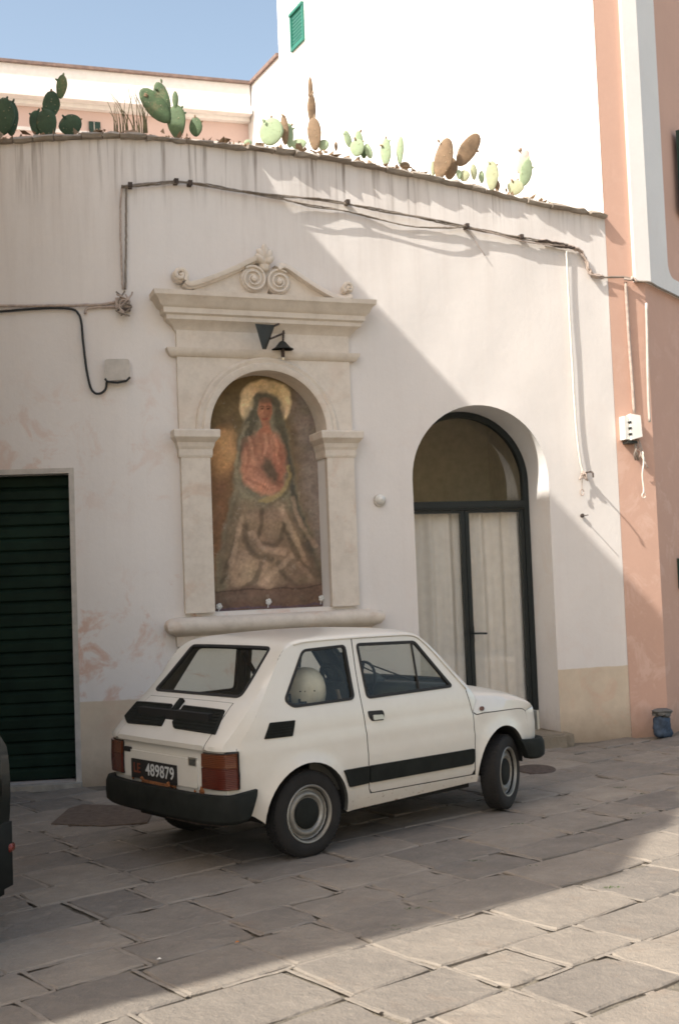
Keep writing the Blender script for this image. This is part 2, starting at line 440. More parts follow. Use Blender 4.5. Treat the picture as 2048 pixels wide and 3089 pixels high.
# ================================================================== PAVING SLABS
AX = math.radians(38.5); ex = np.array([math.cos(AX), math.sin(AX)]); ey = np.array([-math.sin(AX), math.cos(AX)])
def in_view(c, pad=0.):
    d = np.array([c[0], c[1], 0])-CAM; z = d@FW
    if z < .5: return False
    u = (1024+F_*(d@RT)/z)/2048; v = (1544.5-F_*(d@UP)/z)/3089
    return -.10-pad < u < 1.10+pad and v < 1.10+pad
def slab(u0, u1, v0, v1, rs):
    g_ = .007+rs.random()*.006; n = 4; P = []
    cs = [(u0+g_, v0+g_), (u1-g_, v0+g_), (u1-g_, v1-g_), (u0+g_, v1-g_)]
    cs = [(a+rs.normal(0, .010), b+rs.normal(0, .010)) for a, b in cs]
    for i in range(4):
        a = np.array(cs[i]); b = np.array(cs[(i+1) % 4])
        for k in range(n):
            p = a+(b-a)*k/n
            if k: p = p+rs.normal(0, .0045, 2)
            else: p = p+(np.array([(u0+u1)/2, (v0+v1)/2])-p)*.03
            P.append(p)
    P = np.array(P); c = P.mean(0); N = len(P)
    tx, ty, dz = rs.normal(0, .0022), rs.normal(0, .0022), rs.normal(0, .0010)
    def w_(p, z):
        q = ex*p[0]+ey*p[1]; r = p-c; return (q[0], q[1], z+dz+tx*r[0]+ty*r[1])
    inn = c+(P-c)*(1-.009/np.maximum(np.abs(P-c).max(1), .05))[:, None]
    chip = rs.random(N) < .12
    V = [w_(p, -.035) for p in P]+[w_(p, -.009-(.012 if chip[i] else 0)) for i, p in enumerate(P)]+[w_(p, -.0015-(.007 if chip[i] else 0)) for i, p in enumerate(inn)]
    V.append(w_(c, -.001)); Fc = []
    for i in range(N):
        j = (i+1) % N; Fc += [(i, j, N+j, N+i), (N+i, N+j, 2*N+j, 2*N+i), (2*N+i, 2*N+j, 3*N)]
    return V, Fc
rs = np.random.default_rng(21); made = 0; MORT = G(); rm_ = np.random.default_rng(77)
def mortar(a, b_, wd_, z, keep):
    a = np.array(a, float); b_ = np.array(b_, float); L_ = np.linalg.norm(b_-a); n = max(2, int(L_/.05)); d = (b_-a)/L_; q = np.array([-d[1], d[0]]); row = []
    on = rm_.random() < keep
    for i in range(n+1):
        p = a+(b_-a)*i/n; w1, w2 = wd_*rm_.uniform(.75, 1.25), wd_*rm_.uniform(.75, 1.25); zz_ = z+rm_.normal(0, .0012)
        f = lambda p_: ex*p_[0]+ey*p_[1]
        row.append(((*f(p+q*w1), zz_-.002), (*f(p), zz_+.001), (*f(p-q*w2), zz_-.002)))
    for i in range(n):
        if rm_.random() < .3: on = rm_.random() < keep
        if on: MORT.add([*row[i], *row[i+1]], [(0, 1, 4, 3), (1, 2, 5, 4)])
v = 1.0; bnd = [-10.0]
GATE = [(-4.2, 9.86), (-1.9, 10.1)]
def beyond_wall(c):
    i = np.argmin(np.hypot(TAB[:, 0]-c[0], TAB[:, 1]-c[1])); return (np.array(c)-TAB[i])@NN[i] < .08
rows = []
v = -6.
while v < 13:
    h_ = rs.choice([.28, .34, .38, .42, .47]); rows.append((v, v+h_)); v += h_
for (v0, v1) in rows:
    u = -4+rs.random()*.5
    while u < 16:
        L = rs.choice([.38, .46, .54, .6, .68, .76]) if v1-v0 > .33 else rs.choice([.42, .5, .6])
        c = ex*(u+L/2)+ey*((v0+v1)/2)
        if in_view(c) and not beyond_wall(c) and c[1] < 13.5 and -6 < c[0] < 5:
            V, Fc = slab(u, u+L, v0, v1, rs)
            mk('paving_stone', V, Fc, 'paving', pv, org=None); made += 1
            mortar((u, v0), (u, v1), .0115, -.0028, .93); mortar((u, v0), (u+L, v0), .011, -.005, .45)
        u += L
tag(MORT.mk('joint_filling', 'lime_mortar', pv, smooth=True), kind='stuff')
# ================================================================== LOW WHITE BUILDING WITH THE WALL
hv = lambda pts, n=0.: [wt(u_, v_, n) for u_, v_ in pts]
top_px = [(0, 322), (150, 314), (310, 310), (400, 318), (480, 326), (570, 336), (680, 350), (800, 368), (950, 398), (1100, 432), (1250, 465), (1388, 494)]
TOP = hv([(a, b_+9) for a, b_ in top_px]); TOP = [(-4.75, TOP[0][1]-.02)]+TOP; TOP[-1] = (TE, TOP[-1][1])
TOPt = np.array([p[0] for p in TOP]); TOPz = np.array([p[1] for p in TOP]); topz = lambda t: float(np.interp(t, TOPt, TOPz))
# openings
gR, gT = wt(167, 1094)[0], 2.685; gR = (wt(157, 1094)[0]+wt(178, 1800)[0])/2
GAR = [(gR-2.35, .035), (gR, .035), (gR, gT), (gR-2.35, gT)]
nL, nR = (wt(480, 1060)[0]+wt(495, 1410)[0])/2, (wt(748, 1060)[0]+wt(765, 1400)[0])/2
nC, nRad = (nL+nR)/2, (nR-nL)/2; nSp = wt(617, 858)[1]-nRad; nBot = wt(620, 1408)[1]
def arch(L, R, zb, sp, ztop, n=28):
    c = (L+R)/2; r = (R-L)/2
    return [(L, zb), (R, zb)]+[(c+r*math.cos(a), sp+(ztop-sp)*math.sin(a)) for a in np.linspace(0, math.pi, n)]
NICHE = arch(nL, nR, nBot, nSp, nSp+nRad)
dL, dR = wt(955, 1165)[0], (wt(1265, 1165)[0]+wt(1300, 1700)[0])/2
dTop = wt(1108, 935)[1]; dSp = dTop-(dR-dL)/2
DOORO = arch(dL, dR, .06, dSp, dTop)
wb = thing('white_building', (float(W(0, 0)[0]), float(W(0, 0)[1]), 0), 'low whitewashed building with a bending stained wall, arched glass door and rooftop cacti', 'building')
def wall_mesh():
    outer = [(-4.75, -.05), (TE, -.05)]+[(a, b) for a, b in TOP[::-1]]
    P, T, bd = cdt(outer, [GAR, NICHE, DOORO], .16)
    bn = set(i for e in bd for i in e); V = []
    for i, (t, z) in enumerate(P):
        o = 0 if i in bn else .006*math.sin(t*3.1+z*1.7)+.004*math.sin(t*7.3-z*4.1)
        V.append(W(t, z, o))
    Fc = [tuple(t) for t in T]; k = len(V)
    # reveals
    dep = {}
    Pa = np.array(P)
    def depth_of(p):
        if gR-2.36 < p[0] < gR+.001 and p[1] < gT+.01: return .22
        if nL-.01 < p[0] < nR+.01 and nBot-.01 < p[1] < nSp+nRad+.01: return .24
        if dL-.01 < p[0] < dR+.01 and .05 < p[1] < dTop+.01: return .62
        return .30
    idx = {}
    for i in bn:
        idx[i] = len(V); t, z = P[i]; V.append(W(t, z, -depth_of(P[i])))
    mi = [0]*len(Fc)+[1]*len(bd)
    for a, b_ in bd: Fc.append((b_, a, idx[a], idx[b_]))
    o = mk('facade_wall', V, Fc, ['white_plaster', 'reveal_plaster'], wb, auto=35, mi=mi); return o
wall_mesh()
# mass of the building behind the facade: roof slab and end wall
def prism(g_, P, z0, z1, m=0):
    n = len(P); V = [(x, y, z0) for x, y in P]+[(x, y, z1) for x, y in P]
    g_.add(V, [tuple(range(n))[::-1], tuple(range(n, 2*n))]+[(i, (i+1) % n, n+(i+1) % n, n+i) for i in range(n)], m)
g = G(); pts = [W(t, 0, -.66)[:2] for t in np.linspace(-4.7, TE-.02, 14)]; back = [(2.2, 13.5), (-6.5, 12.6)]
prism(g, pts+back, 4.6, 5.12); g.mk('flat_roof', 'soil', wb)
g = G()
for t0, t1 in ((-4.75, -.2), (-.2, dL-.02), (dR+.02, TE)):                    # masonry behind the face, clear of the door room
    pass
g.box((-.0, -.0, 0), (.01, .01, .01)); 
# coping stones
def coping():
    rs = np.random.default_rng(5); t = -4.75
    while t < TE-.02:
        L = min(rs.uniform(.14, .38), TE-t)
        if TE-t-L < .15: L = TE-t
        n = max(2, int(L/.07)); V = []; Fc = []
        pr = .07+rs.normal(0, .008); th = rs.uniform(.026, .042); dz = rs.normal(0, .004)
        for i in range(n+1):
            tt = t+.004+(L-.008)*i/n; z = topz(tt)+dz
            a = pr+rs.normal(0, .011)-(.008 if i in (0, n) else 0); e = rs.normal(0, .006, 4)
            V += [W(tt, z-.004, -.25), W(tt, z-.004+e[0], a-.012), W(tt, z+th*.4+e[1], a+.008), W(tt, z+th+e[2], a-.02), W(tt, z+th+.008+e[3], a-.12), W(tt, z+th, -.25)]
        for i in range(n):
            for k in range(6): Fc.append((i*6+k, i*6+(k+1) % 6, (i+1)*6+(k+1) % 6, (i+1)*6+k))
        Fc += [tuple(range(6))[::-1], tuple(n*6+k for k in range(6))]
        fix_normals(mk('coping_stone', V, Fc, 'coping_stone', wb)); t += L
coping()
# render edge round the garage
g = G()
fw = .045
for a, b_ in (((gR, -.0), (gR+fw, gT+fw)), ((gR-2.4, gT), (gR-.0005, gT+fw))):
    g.box((a[0], a[1], -.02), (b_[0], b_[1], .008), fn=lambda t, z, n: W(t, z, n))
g.mk('door_surround', 'box_beige', wb)
# ---- garage shutter
gd = thing('garage_door', tuple(W(gR-1.1, 0, -.15)), 'dark green horizontally slatted garage shutter at the left edge of the photograph', 'garage door')
nsl = 24; hsl = (gT-.035)/nsl
for k in range(nsl):
    z0 = .04+k*hsl; V = []; prof = [(-.165, 0), (-.150, .012), (-.150, hsl-.03), (-.165, hsl-.012), (-.172, hsl-.002), (-.185, hsl-.002), (-.185, 0)]
    jt_ = random.gauss(0, .0022)
    for t in (gR-2.34, gR-.004): V += [W(t, z0+b_+random.gauss(0, .0006), a+jt_) for a, b_ in prof]
    n = len(prof); fix_normals(mk('slat', V, [(i, (i+1) % n, n+(i+1) % n, n+i) for i in range(n)]+[tuple(range(n))[::-1], tuple(range(n, 2*n))], 'garage_green', gd))
g = G(); g.box((gR-2.34, .0, -.60), (gR, gT, -.215), fn=lambda t, z, n: W(t, z, n)); g.mk('back_panel', 'dark_void', gd)
th = G(); th.box((gR-2.5, -.04, -.22), (gR+.05, .034, .10), fn=lambda t, z, n: W(t, z, n))
tag(th.mk('door_threshold', 'threshold_stone'), 'long pale stone threshold under the dark green garage shutter', 'threshold')

# ---- arched door
ad = thing('arched_door', tuple(W((dL+dR)/2, 0, -.47)), 'arched glass double door with black metal frame and pale curtains behind the glass', 'door')
DN = -.47; fr_w = .062
def wf(t, z, n): return W(t, z, n)
def frame_ring():
    V = []; Fc = []; o = [(dL+.003, .065)]+[((dL+dR)/2-(dR-dL-.006)/2*math.cos(a), dSp+((dTop-dSp)-.003)*math.sin(a)) for a in np.linspace(0, math.pi, 40)]+[(dR-.003, .065)]
    i_ = [(dL+fr_w, .065)]+[((dL+dR)/2-((dR-dL)/2-fr_w)*math.cos(a), dSp+((dTop-dSp)-fr_w)*math.sin(a)) for a in np.linspace(0, math.pi, 40)]+[(dR-fr_w, .065)]
    n = len(o)
    for a, b_ in zip(o, i_): V += [W(a[0], a[1], DN+.035), W(b_[0], b_[1], DN+.035), W(b_[0], b_[1], DN-.03), W(a[0], a[1], DN-.03)]
    for k in range(n-1):
        for j in range(4): Fc.append((k*4+j, k*4+(j+1) % 4, (k+1)*4+(j+1) % 4, (k+1)*4+j))
    fix_normals(mk('frame', V, Fc, 'door_metal', ad))
frame_ring()
trz = (2.33+2.40)/2; trz0 = wt(1080, 1178, DN)[1]; trz1 = wt(1080, 1158, DN)[1]
mL, mR = wt(1065, 1300, DN)[0], wt(1086, 1300, DN)[0]
g = G(); g.box((dL+fr_w-.005, trz0, DN-.035), (dR-fr_w+.005, trz1, DN+.045), fn=wf)
g.box((dL+fr_w-.005, trz0+.02, DN+.045), (dR-fr_w+.005, trz1-.012, DN+.06), fn=wf); g.mk('transom', 'door_metal', ad)
for a, b_ in ((dL+fr_w+.003, (mL+mR)/2-.003), ((mL+mR)/2+.003, dR-fr_w-.003)):      # two leaves
    leaf = G(); wst = .042
    leaf.box((a, .075, DN-.018), (a+wst, trz0-.004, DN+.026), fn=wf); leaf.box((b_-wst, .075, DN-.018), (b_, trz0-.004, DN+.026), fn=wf)
    leaf.box((a+wst, .075, DN-.018), (b_-wst, .16, DN+.024), fn=wf); leaf.box((a+wst, trz0-.03, DN-.018), (b_-wst, trz0-.004, DN+.024), fn=wf)
    lo = leaf.mk('leaf', 'door_metal', ad)
    q = G(); q.box((a+wst, .16, DN-.002), (b_-wst, trz0-.03, DN+.004), fn=wf); q.mk('glass_pane', 'door_glass', lo)
g = G(); hz = wt(1105, 1462, DN)[1]; hx = (mL+mR)/2+.03
g.box((hx-.02, hz-.09, DN+.026), (hx+.015, hz+.07, DN+.034), fn=wf)
g.tube([W(hx, hz, DN+.03), W(hx, hz, DN+.075), W(hx+.03, hz, DN+.08), W(hx+.13, hz-.005, DN+.08)], .010, 8); g.mk('handle', 'door_metal', ad)
fan = [((dL+dR)/2+((dR-dL)/2-fr_w)*math.cos(a), dSp+((dTop-dSp)-fr_w)*math.sin(a)) for a in np.linspace(0, math.pi, 30)]+[(dL+fr_w, trz1), (dR-fr_w, trz1)]
P, T, bd = cdt(fan, [], .3); mk('fanlight_glass', [W(a, b_, DN+.001) for a, b_ in P], T.tolist(), 'door_glass', ad)
def curtain(a, b_, z0, z1, seed, parent, amp=.018):
    rs = np.random.default_rng(seed); n = 90; V = []; Fc = []; ph = rs.random(4)*6; m = 14
    for j in range(m+1):
        z = z0+(z1-z0)*j/m
        for i in range(n+1):
            s = i/n; x = a+(b_-a)*s; k = 1-.5*j/m
            d = amp*(math.sin(s*22+ph[0]+.25*math.sin(j*.5))+.6*math.sin(s*41+ph[1])+.7*k*math.sin(s*9+ph[2]+j*.07))
            V.append(W(x, z, DN-.10+d))
    for j in range(m):
        for i in range(n): q = j*(n+1)+i; Fc.append((q, q+1, q+n+2, q+n+1))
    mk('curtain', V, Fc, 'curtain_cloth', parent, smooth=True)
curtain(dL+.03, (mL+mR)/2-.01, .10, trz0+.02, 1, ad); curtain((mL+mR)/2+.01, dR-.03, .10, trz0+.02, 2, ad)
g = G()                                                                                # the dark room behind the door
rb = [W(t, 0, -.625)[:2] for t in np.linspace(dL-.5, dR+.4, 6)]; rr = [W(t, 0, -2.2)[:2] for t in (dR+.4, dL-.5)]; R6 = rb+rr; n = len(R6)
V = [(x, y, .0) for x, y in R6]+[(x, y, 3.7) for x, y in R6]; g.add(V, [tuple(range(n)), tuple(range(n, 2*n))[::-1]]+[(i, (i+1) % n, n+(i+1) % n, n+i) for i in range(5, n)])
g.mk('room_shell', 'room_dark', wb)
# vaulted rib seen dimly through the fanlight
st0 = wt(1228, 1715)[0]
g = G(); nn_ = .0
def lumpy(t0, t1, z0, z1, n0, n1, seed, name, mat, label, cat):
    bm = bmesh.new(); bmesh.ops.create_cube(bm, size=1)
    bmesh.ops.bevel(bm, geom=bm.edges[:], offset=.07, segments=2, affect='EDGES'); bmesh.ops.subdivide_edges(bm, edges=bm.edges[:], cuts=2, use_grid_fill=True)
    rs = np.random.default_rng(seed)
    for v_ in bm.verts:
        x, y, z = v_.co; d = rs.normal(0, .004, 3)
        v_.co = Vector(W(t0+(x+.5)*(t1-t0), z0+(z+.5)*(z1-z0), n0+(.5-y)*(n1-n0)).tolist())+Vector(d.tolist())
    me = bpy.data.meshes.new(name); bm.to_mesh(me); bm.free(); me.materials.append(MATS[mat]); o = bpy.data.objects.new(name, me); COL.objects.link(o)
    fix_normals(o)
    me.polygons.foreach_set('use_smooth', [True]*len(me.polygons)); me.set_sharp_from_angle(angle=math.radians(40))
    return tag(o, label, cat)
lumpy(dL-.02, dR+.03, -.03, .115, -.50, .26, 3, 'door_step', 'step_stone', 'worn grey stone step at the foot of the arched glass door', 'step')

# ================================================================== SHRINE
sh = thing('wall_shrine', tuple(W(nC, nBot, 0)), 'carved stone wall shrine with scrolled pediment framing a painted sacred figure', 'shrine')
def mould(name, t0, t1, prof, mat='stone_trim', parent=None, endL=True, endR=True, auto=30, nseg=10):
    """prof: (n, z) from bottom to top, mitred returns at both ends"""
    V = []; Fc = []; P = len(prof); cols = []
    ts = np.linspace(0, 1, nseg)
    for n_, z in prof:
        e = n_
        row = [W(t0-(e if endL else 0), z, -.01)]+[W(t0-(e if endL else 0)+(t1-t0+(e if endL else 0)+(e if endR else 0))*s, z, n_) for s in ts]+[W(t1+(e if endR else 0), z, -.01)]
        V += row
    m = nseg+2
    for i in range(P-1):
        for k in range(m-1): Fc.append((i*m+k, i*m+k+1, (i+1)*m+k+1, (i+1)*m+k))
    Fc += [tuple(range(m))[::-1], tuple((P-1)*m+k for k in range(m))]
    return fix_normals(mk(name, V, Fc, mat, parent or sh, auto=auto))
bL, bR = (wt(404, 760)[0]), (wt(800, 760)[0])
pL0, pR1 = (wt(411, 1060)[0]+wt(429, 1410)[0])/2, (wt(815, 1060)[0]+wt(823, 1400)[0])/2
BD = .045     # body relief
# spandrel and frieze panel with arch cut out
def spandrel():
    z0, z1 = 3.02, 4.12; c = nC; ro = nRad+.0
    outer = [(bL, z0), (nL-.001, z0)]+[(c-nRad*math.cos(a), nSp+nRad*math.sin(a)) for a in np.linspace(0, math.pi, 36)]+[(nR+.001, z0), (bR, z0), (bR, z1), (bL, z1)]
    outer = [outer[0]]+[p for p in outer[1:-3] if p[1] >= z0-1e-6]+outer[-3:]
    P, T, bd = cdt(outer, [], .12); V = [W(a, b_, BD) for a, b_ in P]; Fc = T.tolist(); k = len(V); V += [W(a, b_, -.01) for a, b_ in P]
    Fc += [(b_, a, a+k, b_+k) for a, b_ in bd]; mk('spandrel', V, Fc, 'stone_trim', sh, auto=30)
spandrel()
# archivolt ring
def archivolt():
    prof = [(nRad-.002, -.2), (nRad-.002, .085), (nRad+.02, .095), (nRad+.055, .095), (nRad+.07, .075), (nRad+.10, .085), (nRad+.118, .07), (nRad+.125, .04)]
    A = np.linspace(-.02, math.pi+.02, 48); V = []; Fc = []; m = len(prof)
    for a in A:
        for r, n_ in prof: V.append(W(nC+r*math.cos(a), nSp+r*math.sin(a), n_))
    for i in range(len(A)-1):
        for k in range(m-1): Fc.append((i*m+k, i*m+k+1, (i+1)*m+k+1, (i+1)*m+k))
    fix_normals(mk('archivolt', V, Fc, 'stone_trim', sh, auto=30))
archivolt()
capz0, capz1 = 2.80, 3.03
for a, b_ in ((pL0, nL), (nR, pR1)):
    g = G(); g.box((a, nBot, -.01), (b_, capz0+.01, BD+.015), fn=wf); g.mk('pilaster', 'stone_trim', sh)
def capital(a, b_):
    prof = [(.020, capz0-.0), (.028, capz0+.02), (.03, capz0+.07), (.045, capz0+.095), (.055, capz0+.13), (.095, capz0+.165), (.105, capz0+.175), (.108, capz1), (.10, capz1+.012)]
    V = []; Fc = []; m = 6
    for e, z in prof:
        f_ = e+BD
        V += [W(a-e*.7, z, -.01), W(a-e*.7, z, f_), W(b_+e*.7, z, f_), W(b_+e*.7, z, -.20), W(b_, z, -.21), W(b_, z, -.01)] if b_ < nC else [W(a, z, -.01), W(a, z, -.21), W(a-e*.7, z, -.20), W(a-e*.7, z, f_), W(b_+e*.7, z, f_), W(b_+e*.7, z, -.01)]
    for i in range(len(prof)-1):
        for k in range(m): Fc.append((i*m+k, i*m+(k+1) % m, (i+1)*m+(k+1) % m, (i+1)*m+k))
    Fc += [tuple(range(m))[::-1], tuple((len(prof)-1)*m+k for k in range(m))]
    fix_normals(mk('capital', V, Fc, 'stone_trim', sh))
capital(pL0, nL); capital(nR, pR1)
mould('string_course', bL, bR, [(BD, 3.70), (BD+.02, 3.71), (BD+.045, 3.745), (BD+.05, 3.775), (BD+.0, 3.785)])
cz = 3.985
mould('cornice', bL+.03, bR-.03, [(BD-.01, cz-.06), (BD+.01, cz-.03), (BD+.045, cz+.01), (BD+.085, cz+.035), (BD+.09, cz+.07), (BD+.115, cz+.085), (BD+.12, cz+.13), (BD+.15, cz+.15), (BD+.175, cz+.20), (BD+.205, cz+.225), (BD+.21, cz+.265), (.05, cz+.285)])
tops = cz+.285
# pediment: tympanum, raking mouldings, volutes, finial
pc = wt(622, 640, .06)[0]; pl, pr_ = wt(430, 660, .06)[0], wt(800, 690, .06)[0]
def tymp():
    zr = tops+.36
    out = [(pl, tops-.01), (pc-.035, tops-.01), (pc, tops+.13), (pc+.035, tops-.01), (pr_, tops-.01), (pr_-.10, tops+.05), (pc+.18, zr-.06), (pc, zr-.10), (pc-.18, zr-.04), (pl+.12, tops+.07)]
    P, T, bd = cdt(out, [], .1); V = [W(a, b_, .055) for a, b_ in P]; k = len(V); V += [W(a, b_, -.01) for a, b_ in P]
    mk('tympanum', V, T.tolist()+[(b_, a, a+k, b_+k) for a, b_ in bd], 'stone_trim', sh)
tymp()
def rake(path, name='raking_moulding', wdt=.064, dep=.13):
    P = catmull(path, 6); T_ = np.gradient(P, axis=0); T_ /= np.hypot(*T_.T)[:, None]; N_ = np.c_[-T_[:, 1], T_[:, 0]]
    sec = [(-.5, .0), (-.5, .6), (-.25, .72), (-.2, .9), (.1, 1.), (.42, 1.), (.5, .85), (.5, 0)]; V = []; Fc = []; m = len(sec)
    for i, p in enumerate(P):
        for a, b_ in sec: q = p+N_[i]*a*wdt; V.append(W(q[0], q[1], b_*dep))
    for i in range(len(P)-1):
        for k in range(m-1): Fc.append((i*m+k, i*m+k+1, (i+1)*m+k+1, (i+1)*m+k))
    Fc += [tuple(range(m))[::-1], tuple((len(P)-1)*m+k for k in range(m))]
    fix_normals(mk(name, V, Fc, 'stone_trim', sh, auto=35))
pp = lambda L_, n=.1: [wt(a, b_, n) for a, b_ in L_]
rake(pp([(427, 650), (440, 657), (470, 650), (510, 635), (550, 618), (580, 603), (597, 598), (612, 606)]))
rake(pp([(810, 681), (795, 688), (770, 682), (735, 663), (700, 640), (672, 620), (655, 612), (640, 618)]))
def spiral(cx_, cz_, r, turns, dirn, a0, name='volute', rad=.012, nb=.10):
    g = G(); P = []
    for k in range(int(30*turns)+1):
        a = k/30*2*math.pi; q = r*(1-.78*k/(30*turns)); P.append(W(cx_+q*math.cos(a0+dirn*a), cz_+q*math.sin(a0+dirn*a), nb+.012*k/(30*turns)))
    g.tube(P, np.linspace(rad, rad*.6, len(P)), 8)
    g.lathe([(0, .08), (r*.92, .08), (r*1.0, .065), (r*1.0, -.01)], 28, 'z', fn=lambda x, y, z: W(cx_+x, cz_+y, z+nb-.09))
    g.lathe([(0, .045), (r*.2, .035), (r*.28, 0)], 14, 'z', fn=lambda x, y, z: W(cx_+x, cz_+y, z+nb-.01))
    g.mk(name, 'stone_trim', sh, auto=40)
t1, z1 = wt(586, 643, .1); t2, z2 = wt(645, 650, .1)
spiral(t1, z1, .120, 2.2, -1, 2.2); spiral(t2, z2, .115, 2.2, 1, .9)
t1, z1 = wt(416, 634, .1); spiral(t1, z1, .062, 1.3, 1, -.9, 'end_scroll', .024, .11)
t1, z1 = wt(805, 664, .1); spiral(t1, z1, .052, 1.3, -1, 4.0, 'end_scroll', .02, .11)
def finial():
    g = G(); tc, zc = wt(611, 592, .1)
    for k, a in enumerate((-.9, -.45, 0, .45, .9)):
        L_ = (.105, .135, .165, .13, .095)[k]; P = []; R = []
        for s in np.linspace(0, 1, 8):
            P.append(W(tc+math.sin(a)*L_*s, zc-.06+math.cos(a)*L_*s, .07+.04*math.sin(s*2.4))); R.append(.012+.026*math.sin(.35+s*2.3))
        g.tube(P, R, 8)
    g.lathe([(.0, .0), (.05, .01), (.055, .03), (.03, .05), (.0, .055)], 12, 'z', fn=lambda x, y, z: W(tc+x, zc-.08+y, .06+z))
    g.mk('finial', 'stone_trim', sh, smooth=True)
finial()
# sill
sz = nBot
mould('sill', bL-.02, bR+.06, [(.03, sz-.30), (.055, sz-.285), (.06, sz-.20), (.085, sz-.185), (.125, sz-.17), (.152, sz-.135), (.158, sz-.10), (.145, sz-.065), (.11, sz-.045), (.05, sz-.035)], auto=45)
# niche back: the painting, drawn as vertex colours on a fine sheet
def painting():
    nu, nv = 150, 300; zt_ = nSp+nRad; U = np.linspace(nL-.02, nR+.02, nu); Z = np.linspace(nBot-.03, zt_+.02, nv)
    px = np.zeros((nv, nu, 2)); n_ = -.20
    # picture coordinates (1568 wide) on this sheet
    for j, z in enumerate(Z[::10]): pass
    # affine map from (t,z) to the photo's 1568-wide pixels at the niche back
    A_, B_ = [], []
    for t in np.linspace(nL, nR, 5):
        for z in np.linspace(nBot, zt_, 5):
            p = W(t, z, n_)-CAM; q = p@FW; A_.append([1, t, z, t*z]); B_.append([(1024+F_*(p@RT)/q)/2048*1568, (1544.5-F_*(p@UP)/q)/2048*1568])
    co = np.linalg.lstsq(np.array(A_), np.array(B_), rcond=None)[0]
    TT_, ZZ = np.meshgrid(U, Z); M = np.stack([np.ones_like(TT_), TT_, ZZ, TT_*ZZ], -1)@co; X, Y = M[..., 0], M[..., 1]
    C = np.zeros((nv, nu, 3))
    def fog(c_, sd):
        rs_ = np.random.default_rng(sd); a = rs_.normal(0, 1, (nv//c_+3, nu//c_+3)); yy = np.arange(nv)/c_; xx = np.arange(nu)/c_; y0 = yy.astype(int); x0 = xx.astype(int); fy = (yy-y0)[:, None]; fx = (xx-x0)[None]; fy = fy*fy*(3-2*fy); fx = fx*fx*(3-2*fx)
        return (a[y0][:, x0]*(1-fy)+a[y0+1][:, x0]*fy)*(1-fx)+(a[y0][:, x0+1]*(1-fy)+a[y0+1][:, x0+1]*fy)*fx
    face_ = np.clip(np.hypot((X-611)/34, (Y-948)/40), .15, 1)
    X = X+face_*(1.8*fog(22, 1)+1.3*fog(9, 2)+.8*fog(4, 3)); Y = Y+face_*(1.8*fog(24, 4)+1.3*fog(8, 5)+.8*fog(4, 6))
    def s2l(c): return np.array([((x/255+.055)/1.055)**2.4 if x > 10 else x/255/12.92 for x in c])
    gy = np.clip((Y-860)/540, 0, 1)[..., None]
    C[:] = s2l((98, 82, 48))*(1-gy)+s2l((100, 72, 44))*gy
    def sm(a, lo, hi): return np.clip((a-lo)/(hi-lo), 0, 1)
    def lay(m, col, op=1.): 
        nonlocal C; C = C*(1-(m*op)[..., None])+s2l(col)*(m*op)[..., None]
    wob = 4*np.sin(X*.05+Y*.031)+3*np.sin(X*.11-Y*.07)+2*np.sin(X*.23+Y*.19)
    def ell(cx_, cy_, rx, ry, col, op=1., soft=.25, a=0.):
        dx, dy = (X-cx_), (Y-cy_); c_, s_ = math.cos(a), math.sin(a); e = np.sqrt(((dx*c_+dy*s_)/rx)**2+((-dx*s_+dy*c_)/ry)**2)+wob*.004; lay(1-sm(e, 1-soft, 1+soft*.5), col, op)
    def poly(P_, col, op=1., soft=5.):
        P_ = np.array(P_, float); Q = np.c_[(X+wob*.6).ravel(), (Y+wob*.6).ravel()]; ins = inpoly(Q, P_)
        d = np.full(len(Q), 1e9)
        for i in range(len(P_)):
            a, b_ = P_[i], P_[(i+1) % len(P_)]; ab = b_-a; t = np.clip(((Q-a)@ab)/(ab@ab), 0, 1); d = np.minimum(d, np.hypot(*(Q-a-t[:, None]*ab).T))
        m = np.where(ins, .5+d/(2*soft), .5-d/(2*soft)); lay(np.clip(m, 0, 1).reshape(X.shape), col, op)
    def line(P_, w_, col, op=.8):
        P_ = catmull(P_, 6); d = np.full(X.shape, 1e9)
        for i in range(len(P_)-1):
            a, b_ = P_[i], P_[i+1]; ab = b_-a; t = np.clip(((X-a[0])*ab[0]+(Y-a[1])*ab[1])/(ab@ab+1e-9), 0, 1); d = np.minimum(d, np.hypot(X-a[0]-t*ab[0], Y-a[1]-t*ab[1]))
        lay(1-sm(d, w_*.35, w_), col, op)
    # drifting grey light on the right, warm glow on the left
    poly([(672, 890), (765, 900), (768, 1400), (735, 1290), (700, 1130)], (124, 112, 104), .85, 22)
    poly([(690, 1080), (720, 1060), (762, 1180), (765, 1330), (735, 1250)], (142, 126, 112), .5, 20)
    poly([(478, 1090), (535, 1065), (528, 1250), (500, 1390), (478, 1390)], (122, 82, 50), .8, 16)
    ell(514, 1045, 34, 62, (178, 128, 74), .9, .4, .12); ell(522, 1030, 22, 36, (190, 142, 86), .6, .7)
    ell(612, 935, 62, 60, (206, 176, 128), 1, .07); ell(612, 938, 50, 48, (192, 158, 110), .6, .2)
    # long mantle spreading to the foot of the picture
    poly([(612, 905), (584, 925), (562, 985), (546, 1050), (538, 1110), (528, 1180), (508, 1270), (492, 1350), (500, 1392), (748, 1385), (745, 1310), (712, 1225), (680, 1110), (664, 1000), (642, 920)], (122, 110, 86), 1, 6)
    poly([(652, 940), (666, 1040), (680, 1130), (704, 1210), (742, 1300), (742, 1350), (700, 1290), (672, 1190), (656, 1080)], (62, 62, 54), .9, 5)
    poly([(545, 1130), (560, 1180), (545, 1260), (520, 1330), (500, 1370), (512, 1260)], (104, 84, 60), .7, 9)
